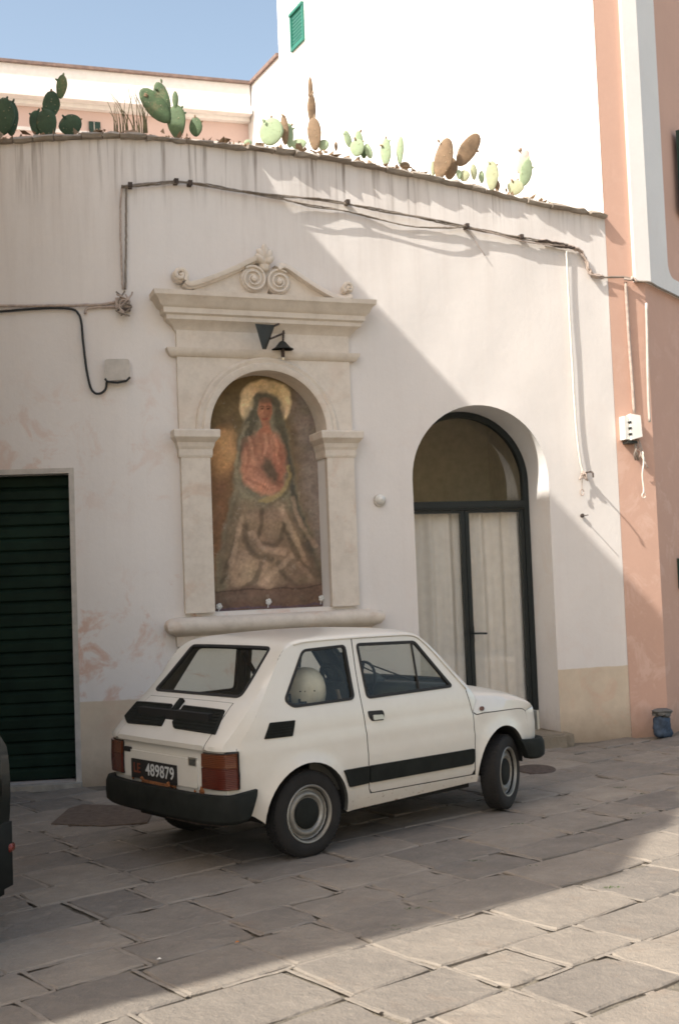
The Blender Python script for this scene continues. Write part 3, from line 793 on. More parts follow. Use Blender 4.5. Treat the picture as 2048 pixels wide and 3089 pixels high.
    # veil
    poly([(612, 905), (588, 920), (575, 965), (556, 1010), (545, 1060), (552, 1060), (572, 1020), (592, 985), (596, 940), (612, 922), (628, 938), (634, 985), (650, 1015), (660, 1060), (668, 1050), (658, 1000), (650, 950), (636, 918)], (78, 72, 54), .95, 4)
    line([(572, 975), (556, 1015), (544, 1060), (546, 1105), (562, 1140), (592, 1160)], 5, (136, 124, 96), .6)
    # face
    ell(611, 950, 17, 31, (156, 98, 66), 1, .16); ell(604, 944, 9, 20, (176, 116, 80), .7, .6); ell(620, 948, 6, 22, (140, 84, 58), .55, .6)
    ell(611, 925, 17, 8, (100, 74, 52), .85, .5)
    for ex_ in (604, 618): ell(ex_, 944, 4.4, 2.2, (58, 36, 26), .9, .4); line([(ex_-5, 939.5), (ex_, 938), (ex_+5, 940)], 1.8, (92, 58, 40), .8)
    line([(611, 943), (609, 956), (613, 958)], 2.2, (150, 88, 60), .8); line([(605, 967), (611, 968.5), (617, 967)], 2.6, (146, 62, 46), .85); line([(602, 978), (611, 982), (620, 977)], 3, (128, 76, 52), .6)
    poly([(602, 976), (620, 976), (628, 1003), (592, 1003)], (168, 100, 68), .95, 4)
    # rose bodice, sleeves, folded arms and hands
    poly([(590, 998), (568, 1015), (554, 1048), (552, 1088), (566, 1118), (590, 1138), (622, 1148), (645, 1132), (657, 1090), (657, 1040), (646, 1012), (628, 998)], (158, 104, 76), 1, 6)
    poly([(556, 1050), (574, 1042), (598, 1078), (590, 1100), (560, 1092)], (180, 120, 88), .8, 7)
    poly([(560, 1096), (588, 1102), (612, 1112), (632, 1124), (628, 1144), (600, 1142), (570, 1124)], (194, 130, 98), .9, 6)
    poly([(640, 1015), (655, 1040), (655, 1092), (640, 1118), (630, 1085)], (150, 88, 64), .75, 6)
    poly([(612, 1060), (630, 1066), (640, 1096), (636, 1118), (616, 1100), (604, 1080)], (76, 66, 50), .85, 5)
    for h_ in range(4): line([(612+h_*5, 1112+h_*3), (606+h_*6, 1126+h_*3), (600+h_*7, 1134+h_*2)], 2.4, (160, 98, 72), .5)
    for P_ in ([(580, 1008), (588, 1040), (598, 1070)], [(600, 1002), (606, 1035), (606, 1062)], [(566, 1030), (574, 1060), (570, 1090)], [(622, 1004), (622, 1035), (616, 1058)], [(562, 1072), (582, 1080), (600, 1084)], [(572, 1108), (596, 1118), (618, 1132)]): line(P_, 5, (140, 84, 60), .5)
    for P_ in ([(574, 1012), (580, 1045), (584, 1068)], [(612, 1002), (614, 1030), (610, 1054)], [(634, 1008), (640, 1040), (640, 1070)]): line(P_, 5, (208, 142, 106), .35)
    line([(664, 1078), (664, 1108), (648, 1138), (622, 1154), (600, 1160)], 6.5, (160, 136, 80), .7); line([(668, 1082), (669, 1112), (652, 1146), (620, 1164)], 4, (96, 84, 56), .7)
    # lap, knees and folds of the skirt
    poly([(562, 1160), (548, 1230), (524, 1320), (520, 1378), (738, 1372), (724, 1300), (690, 1215), (660, 1158), (605, 1172)], (126, 100, 76), .85, 12)
    ell(573, 1190, 26, 34, (142, 116, 88), .75, .8); ell(634, 1200, 24, 40, (140, 114, 88), .7, .8)
    poly([(556, 1262), (528, 1320), (530, 1352), (590, 1366), (648, 1346), (628, 1300), (596, 1282)], (166, 136, 106), .75, 16)
    for P_, w_ in (([(566, 1215), (568, 1250), (588, 1278), (624, 1292)], 7), ([(592, 1246), (622, 1262), (646, 1246), (656, 1210)], 6), ([(545, 1240), (532, 1290), (512, 1345)], 6), ([(658, 1216), (684, 1280), (722, 1335)], 8), ([(606, 1300), (590, 1336), (556, 1366)], 6), ([(640, 1300), (664, 1336), (700, 1362)], 6), ([(604, 1180), (602, 1215), (596, 1240)], 5)): line(P_, w_*1.35, (70, 58, 42), .62)
    for P_, w_ in (([(580, 1232), (612, 1268), (652, 1276)], 6), ([(648, 1172), (676, 1236), (712, 1298)], 6), ([(672, 1284), (640, 1316), (604, 1352)], 7), ([(672, 1150), (694, 1210), (730, 1262)], 5), ([(556, 1200), (548, 1240), (534, 1300)], 5), ([(690, 1300), (716, 1340), (738, 1362)], 5)): line(P_, w_*1.5, (180, 148, 118), .45)
    poly([(690, 1290), (745, 1285), (748, 1385), (610, 1388), (645, 1350)], (104, 84, 66), .55, 12)
    poly([(485, 1362), (765, 1345), (768, 1405), (488, 1415)], (98, 72, 58), .8, 6); line([(488, 1368), (765, 1352)], 2.5, (66, 48, 38), .7)
    line([(488, 1410), (768, 1392)], 3.5, (80, 64, 82), .8)
    C = C*(1+.07*fog(16, 7)+.08*fog(7, 8)+.07*fog(3, 9))[..., None]*np.stack([1+.03*fog(12, 10), np.ones((nv, nu)), 1+.04*fog(12, 11)], -1)
    lum_ = (C@np.array([.3, .59, .11]))[..., None]; C = C*.84+lum_*np.array([1.04, 1, .93])*.16
    nz = RNG.normal(0, 1, (nv//3+2, nu//3+2)).repeat(3, 0).repeat(3, 1)[:nv, :nu]; C *= (1+.05*nz)[..., None]; C = np.clip(C*1.45, 0, .9)
    for _ in range(0): C[1:-1, 1:-1] = (C[1:-1, 1:-1]*2+C[:-2, 1:-1]+C[2:, 1:-1]+C[1:-1, :-2]+C[1:-1, 2:])/6
    V = []; 
    for j in range(nv):
        for i in range(nu):
            b_ = .0; V.append(W(U[i], Z[j], n_+b_))
    Fc = [(j*nu+i, j*nu+i+1, (j+1)*nu+i+1, (j+1)*nu+i) for j in range(nv-1) for i in range(nu-1)]
    o = mk('painting', V, Fc, 'painted_panel', sh)
    at = o.data.color_attributes.new('Col', 'FLOAT_COLOR', 'POINT'); at.data.foreach_set('color', np.c_[C.reshape(-1, 3), np.ones(nu*nv)].ravel())
painting()
for (u_, v_) in ((506, 1402), (620, 1391), (742, 1383)):
    t, z = wt(u_, v_, -.17); q = bpy.data.objects
    g = G()
    for k in range(5):
        a = k*1.256; g.tube([W(t, z, -.17), W(t+.022*math.cos(a), z+.022*math.sin(a)+.006, -.155)], [.010, .014], 6)
    g.tube([W(t, z-.05, -.19), W(t, z, -.17)], .006, 6)
    g.mk('rosette', 'box_white', sh)
# lamp over the painting
lp = thing('shrine_lamp', tuple(W(nC, 4.0, .12)), 'black iron bracket lamp with a small shade hanging over the painted shrine', 'lamp')
P3 = lambda u_, v_, n: W(*wt(u_, v_, n), n)
g = G(); a_ = [P3(589, 747, .33), P3(634, 750, .16), P3(614, 806, .20), P3(606, 806, .28)]; off = np.array([.004, .008, 0]); V = a_+[p+off for p in a_]
g.add(V, [(0, 1, 2, 3), (7, 6, 5, 4), (0, 4, 5, 1), (1, 5, 6, 2), (2, 6, 7, 3), (3, 7, 4, 0)]); g.mk('floodlight_body', 'dark_metal', lp)
g = G()
for a, b_ in (((634, 752, .17), (656, 741, .06)), ((624, 782, .2), (656, 769, .06)), ((656, 738, .05), (653, 800, .08))): g.tube([P3(*a), P3(*b_)], .010, 6)
g.mk('bracket', 'rusty_iron', lp)
c = P3(653, 806, .12); g = G(); g.lathe([(.012, .075), (.03, .065), (.045, .045), (.075, .01), (.10, 0), (.098, -.006), (.04, .03)], 20, 'z', fn=lambda x, y, z: c+np.array([x, y, z])); g.mk('lamp_shade', 'dark_metal', lp, smooth=True)
g = G(); g.tube([c, c-np.array([0, 0, .07])], .017, 8); g.mk('socket', 'rusty_iron', lp)
g = G(); g.lathe([(0, .0), (.010, .004), (.012, .012), (.008, .025)], 10, 'z', fn=lambda x, y, z: c+np.array([x, y, z-.10])); g.mk('bulb', 'bulb_glass', lp, smooth=True)

# ================================================================== CABLES AND SMALL WALL THINGS
def cable(name, px, n, r, mat, label, cat='cable', group=None, strands=1, sp=.012, jit=.004, parent=None, seed=0, cur=5):
    rs = np.random.default_rng(seed+11)
    base = catmull([(*wt(a, b_, n), n) for a, b_ in px], cur)
    base = densify(base, .05) if len(base) < 400 else base
    root = None
    if parent is None:
        p0 = W(*base[len(base)//2][:2], n); root = thing(name, tuple(p0), label, cat, group)
    for s in range(strands):
        ph = 2*math.pi*s/max(1, strands); k = rs.random()*.5+.6
        P_ = []
        for i, (t, z, nn_) in enumerate(base):
            a = ph+i*.22*k; P_.append(W(t+rs.normal(0, jit*.3), z+(sp*math.sin(a) if strands > 1 else 0)+rs.normal(0, jit*.35), nn_+(sp*math.cos(a) if strands > 1 else 0)))
        g = G(); g.tube(P_, r, 6); g.mk('cable', mat, parent or root, smooth=True)
    return root
cb = cable('cable_bundle', [(280, 430), (300, 429), (350, 424), (405, 420), (470, 426), (560, 440), (650, 453), (780, 465), (900, 489), (1000, 508), (1075, 523), (1180, 545), (1250, 556), (1310, 566)], .045, .0075, 'cable_grey', 'twisted grey cable bundle strung along the upper wall above the painted shrine', 'cable', strands=3, sp=.010, seed=1)
cable('', [(560, 441), (640, 455), (720, 474), (790, 487), (880, 506), (960, 521), (1040, 527), (1075, 524)], .055, .0065, 'cable_grey', None, parent=cb, strands=2, sp=.01, seed=2)
cable('', [(1075, 523), (1140, 538), (1210, 557), (1290, 566)], .055, .007, 'cable_tan', None, parent=cb, seed=3)
cable('', [(1250, 556), (1300, 566), (1335, 576), (1352, 598), (1360, 622), (1368, 634), (1392, 640)], .035, .012, 'cable_tan', None, parent=cb, strands=3, sp=.014, jit=.012, seed=4)
cable('', [(1240, 555), (1290, 565), (1325, 572)], .045, .013, 'rusty_iron', None, parent=cb, strands=2, sp=.012, jit=.016, seed=14)
cable('', [(1075, 527), (1092, 548), (1120, 590)], .03, .004, 'cable_tan', None, parent=cb, seed=15)
for (u_, v_) in ((300, 429), (405, 420), (437, 424), (800, 468), (1075, 523), (1200, 548)):
    t, z = wt(u_, v_, .02); g = G(); g.box((t-.018, z-.022, -.01), (t+.018, z+.02, .075), fn=wf); g.mk('clip', 'rusty_iron', cb)
vc = cable('twin_cables', [(281, 432), (278, 480), (279, 560), (282, 640), (284, 668)], .03, .0085, 'cable_tan', 'pair of tan cables dropping down the wall beside the shrine to a knot of wires', 'cable', seed=5)
cable('', [(292, 430), (291, 480), (291, 560), (290, 640), (289, 668)], .03, .010, 'cable_grey', None, parent=vc, seed=6)
kn = thing('junction_box', tuple(W(*wt(280, 695, .05), .05)), 'old rusty junction box tangled in wires left of the shrine pediment', 'junction box')
t, z = wt(286, 700, .04); g = G(); g.box((t-.07, z-.05, 0), (t+.05, z+.045, .07), fn=wf); g.mk('box', 'cable_tan', kn)
for s in range(5):
    rs = np.random.default_rng(40+s); P_ = catmull([(t+rs.normal(0, .05), z+.09-.05*k+rs.normal(0, .02), .07+.02*rs.random()) for k in range(5)], 4); g = G(); g.tube([W(*p) for p in P_], .008, 6); g.mk('wire', 'cable_grey' if s % 2 else 'cable_tan', kn, smooth=True)
g = G(); g.box((t-.06, z-.065, .0), (t+.055, z-.048, .085), fn=wf); g.mk('lid', 'rusty_iron', kn)
cable('tan_conduit', [(-60, 706), (60, 706), (150, 705), (230, 703), (275, 695)], .03, .013, 'cable_tan', 'tan conduit running level from the left edge to the rusty junction box', 'cable', seed=7)
cable('grey_conduit', [(196, 725), (200, 713), (220, 709), (270, 708)], .025, .012, 'cable_tan', 'short tan cable curving under the level conduit beside the black cable', 'cable', seed=9)
bc = cable('black_cable', [(-60, 722), (0, 719), (60, 714), (120, 711), (165, 713), (181, 724), (188, 745), (192, 790), (198, 840), (205, 880), (214, 903), (228, 909), (243, 900), (247, 880)], .03, .0115, 'cable_black', 'black cable dropping in a loop from the left edge to the pale square box', 'cable', jit=.001, seed=8)
bx = thing('wall_box', tuple(W(*wt(270, 855, .03), .03)), 'pale square plastic wall box above the garage door, black along its bottom edge', 'wall box')
t0, z0 = wt(243, 880, .05); t1, z1 = wt(299, 829, .05); rr_ = rounded([(t0, z0), (t1, z0+.01), (t1, z1), (t0, z1)], .03)
P, T, bd = cdt(rr_, [], .05); V = [W(a, b_, .065) for a, b_ in P]; k = len(V); V += [W(a, b_, -.01) for a, b_ in P]; mk('cover', V, T.tolist()+[(b_, a, a+k, b_+k) for a, b_ in bd], 'box_beige', bx)
g = G(); g.tube([W(t0, z0+.02, .06), W(t0+.02, z0-.006, .06), W((t0+t1)/2, z0-.016, .06), W(t1-.03, z0-.002, .06), W(t1, z0+.03, .06)], .011, 6); g.mk('gasket', 'cable_black', bx)
# dome sensor
t, z = wt(879, 1153, .03); ds = thing('dome_sensor', tuple(W(t, z, 0)), 'small white dome sensor on the wall between the shrine and the arched door', 'sensor')
g = G(); g.lathe([(.0, .07), (.027, .062), (.042, .042), (.048, .018), (.048, -.01)], 20, 'z', fn=lambda x, y, z_: W(t+x, z+y, z_)); g.mk('dome', 'box_white', ds, smooth=True)
g = G(); g.lathe([(.058, .012), (.061, .006), (.061, -.01)], 20, 'z', fn=lambda x, y, z_: W(t+x, z-.01+y, z_)); g.lathe([(.0, .012), (.058, .012)], 20, 'z', fn=lambda x, y, z_: W(t+x, z-.01+y, z_)); g.mk('base_plate', 'box_beige', ds)
# white cable on the right
wc = cable('white_cable', [(1308, 578), (1311, 640), (1316, 740), (1322, 850), (1328, 950), (1334, 1020), (1341, 1070), (1347, 1095)], .035, .011, 'cable_white', 'white cable hanging down the right end of the wall to a knotted end', 'cable', seed=12, jit=.003)
for s in range(4):
    rs = np.random.default_rng(70+s); t, z = wt(1349, 1098, .05); P_ = catmull([(t+rs.normal(0, .03), z+rs.normal(0, .03), .03+.05*rs.random()) for k in range(5)], 4); g = G(); g.tube([W(*p) for p in P_], .008, 6); g.mk('knot', 'cable_tan', wc, smooth=True)
t, z = wt(1344, 1137, .03); g = G(); A = np.linspace(0, 2*math.pi, 16)[:-1]; g.tube([W(t+.02*math.cos(a), z+.03*math.sin(a), .03) for a in A], .006, 6, closed=True); g.tube([W(t, z+.03, .03), W(t+.01, z+.14, .03)], .004, 5); g.mk('ring', 'cable_tan', wc)
bk = thing('wall_hook', tuple(W(*wt(1350, 1100, 0), 0)), 'iron hook rod standing out from the wall at the knotted white cable', 'hook')
t, z = wt(1350, 1092, .03); g = G(); g.tube([W(t, z, -.02), W(t, z, .16), W(t-.005, z-.02, .20), W(t-.01, z-.06, .21)], .009, 6); g.mk('rod', 'rusty_iron', bk)
nl = thing('wall_nail', tuple(W(*wt(1355, 1190, 0), 0)), 'single rusty nail standing out of the wall below the knotted white cable', 'nail')
t, z = wt(1355, 1190, .10); g = G(); g.tube([W(t, z, -.02), W(t, z, .125)], .005, 6); g.mk('shank', 'rusty_iron', nl); g = G(); g.tube([W(t, z, .0), W(t+.002, z+.004, .022)], .02, 8); g.mk('head', 'rusty_iron', nl)

# ================================================================== PINK BUILDING AT RIGHT
Epx = np.array(KN[3]); Q = np.array([3.225, 11.944]); dSh = np.array([math.sin(math.radians(35.5)), math.cos(math.radians(35.5))])
dC = (KN[3]-KN[2])/np.linalg.norm(KN[3]-KN[2]); nC_ = np.array([dC[1], -dC[0]]); nSh = np.array([dSh[1], -dSh[0]])
pk = thing('pink_house', (float(Q[0]), float(Q[1]), 0), 'tall salmon pink house with white corner trim at the right edge', 'house')
ZC = on_plane(1485, 652, Q-dC, Q)[2]     # underside of the upper band
g = G()
Eb = Epx+dC*.003
R_ = Q+dSh*9; PL = [Eb, Q, R_, R_+np.array([-3, 3.]), np.array([2.2, 21.]), Eb+np.array([.25, .75])]
def wallprism(g_, P, z0, z1, m=0, step=.5):
    prism(g_, [tuple(p) for p in P], z0, z1, m)
wallprism(g, PL, -.05, 13.5); g.mk('wall', 'salmon_plaster', pk)
# upper storey stands 4 cm proud on the street side; white corner trim wraps the corner
zt0 = ZC
def strip(a, b_, nrm, z0, z1, thick, name, mat, shear=0.):
    a = np.array(a); b_ = np.array(b_); g_ = G(); P_ = [a, b_, b_+nrm*thick, a+nrm*thick]; prism(g_, [tuple(p) for p in P_], z0, z1); return g_.mk(name, mat, pk)
wq = .135
strip(Q-dC*wq, Q+dC*.045, nC_, zt0, 13.5, .045, 'corner_trim', 'trim_plaster')
# on the shaded side: vertical trim and the band running right, one L-shaped piece with a rounded inner corner
def Ltrim():
    wv, hb = .59, .17; outp = [(0, zt0), (9, zt0), (9, zt0+hb), (wv+.16, zt0+hb)]+[(wv+.16-.16*math.sin(a), zt0+hb+.16-.16*math.cos(a)) for a in np.linspace(.2, math.pi/2, 6)]+[(wv, 13.5), (0, 13.5)]
    P, T, bd = cdt(outp, [], .8); f = lambda s, z, n: (*(Q+dSh*s+nSh*n+nC_*.0), z)
    V = [f(a, b_, .045) for a, b_ in P]; k = len(V); V += [f(a, b_, -.01) for a, b_ in P]
    mk('band_trim', V, T.tolist()+[(b_, a, a+k, b_+k) for a, b_ in bd], 'trim_plaster', pk)
Ltrim()
PQ = lambda u_, v_: on_plane(u_, v_, Q, Q+dSh)
def quad_on(px, off, th_, name, mat, parent, slats=0):
    P_ = [PQ(*p) for p in px]; n3 = np.array([*nSh, 0]); g_ = G(); V = [p+n3*off for p in P_]+[p+n3*(off+th_) for p in P_]
    g_.add(V, [(0, 1, 2, 3)[::-1], (4, 5, 6, 7), (0, 1, 5, 4), (1, 2, 6, 5), (2, 3, 7, 6), (3, 0, 4, 7)]); return g_.mk(name, mat, parent)
# dark green louvred shutter
sp0 = PQ(1550, 303); sp1 = PQ(1550, 470); ss0 = (sp0[:2]-Q)@dSh; shz1 = sp0[2]; shz0 = sp1[2]
shu = bpy.data.objects.new('shutter', None); put(shu, pk)
fS = lambda s, z, n: (*(Q+dSh*s+nSh*n), z)
g = G(); 
for a, b_ in (((ss0, shz0), (ss0+.05, shz1)), ((ss0+.75, shz0), (ss0+.8, shz1)), ((ss0+.05, shz0), (ss0+.75, shz0+.06)), ((ss0+.05, shz1-.06), (ss0+.75, shz1))): g.box((a[0], a[1], .05), (b_[0], b_[1], .09), fn=fS)
g.mk('stile', 'dark_green_shutter', shu)
for k in range(int((shz1-shz0-.12)/.045)):
    z = shz0+.06+k*.045; g = G(); g.add([fS(ss0+.05, z, .055), fS(ss0+.75, z, .055), fS(ss0+.75, z+.05, .08), fS(ss0+.05, z+.05, .08), fS(ss0+.05, z-.008, .055), fS(ss0+.75, z-.008, .055), fS(ss0+.75, z+.042, .08), fS(ss0+.05, z+.042, .08)], [(0, 1, 2, 3), (7, 6, 5, 4), (0, 4, 5, 1), (3, 2, 6, 7)]); g.mk('slat', 'dark_green_shutter', shu)
g = G(); s_ = ss0+.02; g.tube([fS(s_, shz0-.02, .05), fS(s_-.09, shz0-.0, .12), fS(s_-.1, shz0-.05, .12)], .013, 6); g.box((s_, shz0-.10, .05), (s_+.2, shz0, .085), fn=fS); g.mk('shutter_catch', 'dark_green_shutter', shu)
# dark window edge lower down the shaded side
p = PQ(1563, 1290); q = PQ(1563, 1360); s_ = (p[:2]-Q)@dSh; g = G(); g.box((s_, q[2], -.02), (s_+.7, p[2], .06), fn=fS); g.mk('window', 'dark_green_shutter', pk)
# cable along the band and down the faces
PF = lambda u_, v_: on_plane(u_, v_, Epx, Q)
n3c = np.array([*nC_, 0]); n3s = np.array([*nSh, 0])
hc = thing('corner_cable', tuple(PF(1440, 646)), 'grey cable crossing the pink corner under the white trim and following the band', 'cable')
g = G(); g.tube(catmull([PF(1392, 641)+n3c*.02, PF(1415, 641)+n3c*.03, PF(1440, 643)+n3c*.05, PF(1462, 652)+n3c*.06, PF(1488, 656)+n3c*.09, PQ(1505, 664)+n3s*.06, PQ(1535, 678)+n3s*.06, PQ(1568, 694)+n3s*.06, PQ(1600, 708)+n3s*.06], 4), .011, 6); g.mk('cable', 'cable_grey', hc, smooth=True)
g = G(); g.tube(catmull([PF(1435, 646)+n3c*.05, PF(1448, 650)+n3c*.08, PF(1452, 643)+n3c*.07, PF(1460, 655)+n3c*.09], 4), .013, 6); g.mk('loop', 'cable_tan', hc, smooth=True)
def fcable(name, pts, r, mat, label):
    o = thing(name, tuple(pts[0]), label, 'cable'); g_ = G(); g_.tube(catmull(pts, 5), r, 8); g_.mk('cable', mat, o, smooth=True); return o
fcable('drop_conduit', [PF(a, b_)+n3c*.022 for a, b_ in ((1442, 652), (1446, 720), (1451, 800), (1457, 880), (1462, 955))], .017, 'cable_tan', 'pale conduit dropping down the pink corner into the white meter box')
fcable('side_cable', [PQ(a, b_)+n3s*.02 for a, b_ in ((1488, 700), (1490, 780), (1491, 840), (1493, 920), (1496, 975))], .014, 'box_beige', 'pale cable on the shaded side of the pink corner behind the meter box')
mb = thing('meter_box', tuple(PF(1450, 990)), 'white plastic meter box hung on the pink corner above loose wires', 'meter box')
c0 = PF(1452, 992); dc3 = np.array([*dC, 0])
def fb(x, y, z): return c0+dc3*x+n3c*y+np.array([0, 0, z])
g = G(); g.box((-.105, .0, -.11), (-.06, .10, .125), fn=fb); g.mk('side_cover', 'box_white', mb)
g = G(); g.add([fb(*p) for p in ((-.055, .02, -.115), (-.055, .13, -.12), (.06, .15, -.09), (.115, .02, -.08), (-.055, .02, .13), (-.055, .13, .145), (.05, .15, .125), (.115, .02, .10))], [(0, 1, 2, 3)[::-1], (4, 5, 6, 7), (0, 1, 5, 4), (1, 2, 6, 5), (2, 3, 7, 6), (3, 0, 4, 7)]); g.mk('front_cover', 'box_white', mb)
for k in range(3): g = G(); g.tube([fb(-.058, .10, .06-.06*k), fb(-.058, .135, .06-.06*k)], .012, 6); g.mk('screw', 'dark_metal', mb)
g = G(); g.box((-.08, .0, -.15), (.03, .10, -.122), fn=fb); g.mk('terminal_strip', 'dark_metal', mb)
for k in range(6):
    rs = np.random.default_rng(90+k); x = rs.uniform(-.02, .09)
    P_ = catmull([fb(x, .05, -.12), fb(x+rs.normal(0, .02), .08, -.20), fb(.03+rs.normal(0, .03), .09, -.26), fb(.04+rs.normal(0, .02), .07, -.32)], 4); g = G(); g.tube(P_, .006, 5); g.mk('wire', 'cable_tan' if k % 2 else 'cable_grey', mb, smooth=True)
P_ = [PF(a, b_)+n3c*.13 for a, b_ in ((1468, 1046), (1470, 1070), (1467, 1100), (1470, 1130), (1470, 1142))]; g = G(); g.tube(catmull(P_, 4), .008, 6); 
cR = P_[-1]; g.tube([cR+dc3*.02*math.cos(a)+np.array([0, 0, .025*math.sin(a)-.02]) for a in np.linspace(0, 2*math.pi, 14)[:-1]], .005, 6, closed=True); g.mk('hanging_wire', 'cable_white', mb, smooth=True)
for dx, ln in ((.05, .18), (.075, .3)): g = G(); g.tube(catmull([fb(dx, .05, -.1), fb(dx+.02, .07, -.2), fb(dx+.03, .10, -.25-ln*.3), fb(dx+.06, .1, -.22-ln*.6)], 4), .007, 6); g.mk('wire', 'cable_tan', mb, smooth=True)
# iron handle on the shaded wall
ih = thing('iron_bar', tuple(PQ(1560, 1560)), 'thin bent black iron bar sticking out at the right edge of the photograph', 'iron bar')
g = G(); g.tube([PQ(1585, 1520)+n3s*.25, PQ(1568, 1533)+n3s*.28, PQ(1549, 1556)+n3s*.3, PQ(1553, 1568)+n3s*.3, PQ(1562, 1585)+n3s*.3, PQ(1580, 1600)+n3s*.05], .010, 6); g.tube([PQ(1585, 1520)+n3s*.25, PQ(1590, 1520)-n3s*.02], .01, 6); g.mk('bar', 'rubber', ih)
# blue bundle at the foot of the wall
bp = on_ground(1531, 1702); bb = thing('blue_sack', (float(bp[0]), float(bp[1])-.0, 0), 'small dark blue sack with grey crumpled top leaning at the foot of the pink house', 'sack')
bb['_local'] = 1
def sack(z0, z1, w0, w1, seed, mat, name):
    rs = np.random.default_rng(seed); V = []; Fc = []; m, n = 9, 16
    for j in range(m+1):
        s = j/m; rad = (w0+(w1-w0)*s)*(1 if 0 < j < m else .8)
        for i in range(n): a = 2*math.pi*i/n; q = rad*(1+.10*math.sin(3*a+j*.7+seed)+.06*rs.normal()); V.append((q*math.cos(a), q*.75*math.sin(a), z0+(z1-z0)*s+rs.normal(0, .006)))
    for j in range(m):
        for i in range(n): Fc.append((j*n+i, j*n+(i+1) % n, (j+1)*n+(i+1) % n, (j+1)*n+i))
    Fc += [tuple(range(n))[::-1], tuple(m*n+i for i in range(n))]; fix_normals(mk(name, V, Fc, mat, bb, smooth=True))
sack(0, .20, .095, .085, 1, 'blue_cloth', 'body'); sack(.20, .265, .085, .10, 4, 'grey_cloth', 'crumpled_top')

# ================================================================== WHITE BUILDING AND FAR BUILDING BEHIND
wa = math.radians(26.5); P0 = np.array([2.86, 12.02]); wd = np.array([-math.sin(wa), math.cos(wa)]); wn = np.array([-wd[1], wd[0]])
tw = thing('tall_white_house', (float(P0[0]), float(P0[1])+.5, 0), 'tall sunlit white house behind the cactus wall with a small green shutter', 'house')
fpl = lambda u_, v_: on_plane(u_, v_, P0, P0+wd)
sT = (fpl(642.5, 80)[:2]-P0)@wd; sL = (fpl(570, 205)[:2]-P0)@wd; zL = fpl(605, 170)[2]
def face(s0, s1, z0, z1, name, thick=6.):
    g_ = G(); a, b_ = P0+wd*s0, P0+wd*s1; prism(g_, [tuple(a), tuple(b_), tuple(b_-wn*thick), tuple(a-wn*thick) if s0 > 1 else (4.0, 15.0)], z0, z1); return g_.mk(name, 'bright_plaster', tw)
face(.0, sT, 0, 16, 'tower_wall'); face(sT+.002, sL, 0, zL, 'lower_wall')
g = G(); a, b_ = P0+wd*(sT+.004)+wn*.05, P0+wd*(sL+.05)+wn*.05; prism(g, [tuple(a), tuple(b_), tuple(b_-wn*5), tuple(a-wn*5)], zL+.002, zL+.06); g.mk('roof_edge', 'roof_tile', tw)
q0, q1 = fpl(675, 118), fpl(705, 93); q2, q3 = fpl(705, 8), fpl(672, 38); s0, s1 = (q0[:2]-P0)@wd, (q1[:2]-P0)@wd; s0, s1 = min(s0, s1), max(s0, s1)
fW = lambda s, z, n: (*(P0+wd*s+wn*n), z)
zb, zt_ = (q0[2]+q1[2])/2, (q2[2]+q3[2])/2
wi = bpy.data.objects.new('shutter', None); put(wi, tw)
g = G()
g.box((s0, zb, .0), (s0+.05, zt_, .035), fn=fW); g.box((s1-.05, zb, .0), (s1, zt_, .035), fn=fW); g.box((s0+.05, zb, 0), (s1-.05, zb+.05, .035), fn=fW); g.box((s0, zt_-.0, 0), (s1, zt_+.05, .05), fn=fW)
g.mk('frame', 'green_shutter', wi)
ns = 9
for k in range(ns):
    z = zb+.05+(zt_-zb-.05)*k/ns; h_ = (zt_-zb-.05)/ns; g = G(); g.add([fW(s0+.05, z, .025), fW(s1-.05, z, .025), fW(s1-.05, z+h_*.95, .010), fW(s0+.05, z+h_*.95, .010)], [(0, 1, 2, 3)]); g.mk('slat', 'green_shutter', wi)
# far pink building
fd = np.array([.954, .30]); fd /= np.linalg.norm(fd); FP = P0+wd*(sL-.02); FN = np.array([fd[1], -fd[0]])
fb_ = thing('far_pink_house', (float(FP[0]-3), float(FP[1]-1), 0), 'long pink house with a deep white parapet and cornice behind the cacti', 'house')
fq = lambda u_, v_: on_plane(u_, v_, FP-fd, FP)
zz = lambda v_: fq(565, v_)[2]
zp = zz(205); z1_ = zz(261); z2_ = zz(276); z3_ = zz(285)
def slabf(z0, z1, n0, n1, name, mat, x0=-14, x1=0.):
    g_ = G(); P_ = [FP+fd*x0-FN*n0, FP+fd*x1-FN*n0, FP+fd*x1+FN*n1, FP+fd*x0+FN*n1]; prism(g_, [tuple(p) for p in P_], z0, z1); return g_.mk(name, mat, fb_)
slabf(0, z3_-.001, 5, 0, 'wall', 'far_pink_plaster'); slabf(z1_+.02, zp, .4, .20, 'parapet', 'far_trim'); slabf(z2_, z1_+.018, .4, .30, 'gutter_ledge', 'far_trim'); slabf(z3_, z2_-.002, .4, .12, 'cornice_moulding', 'far_trim'); slabf(zp+.002, zp+.05, .45, .26, 'roof_edge', 'roof_tile')
slabf(z3_-.42, z3_-.36, .05, .03, 'string_course', 'far_trim')
wp0, wp1 = fq(205, 280), fq(232, 299); x0 = (wp0[:2]-FP)@fd; x1 = (wp1[:2]-FP)@fd
g = G(); fF = lambda s, z, n: (*(FP+fd*s+FN*n), z)
g.box((x0, wp1[2]-.25, -.02), (x1, wp0[2], .03), fn=fF); g.mk('window', 'dark_green_shutter', fb_)
g = G(); g.box((x0+.08, wp1[2]-.03, .03), (x1-.1, wp1[2]+.12, .04), fn=fF); g.mk('pane', 'box_beige', fb_)

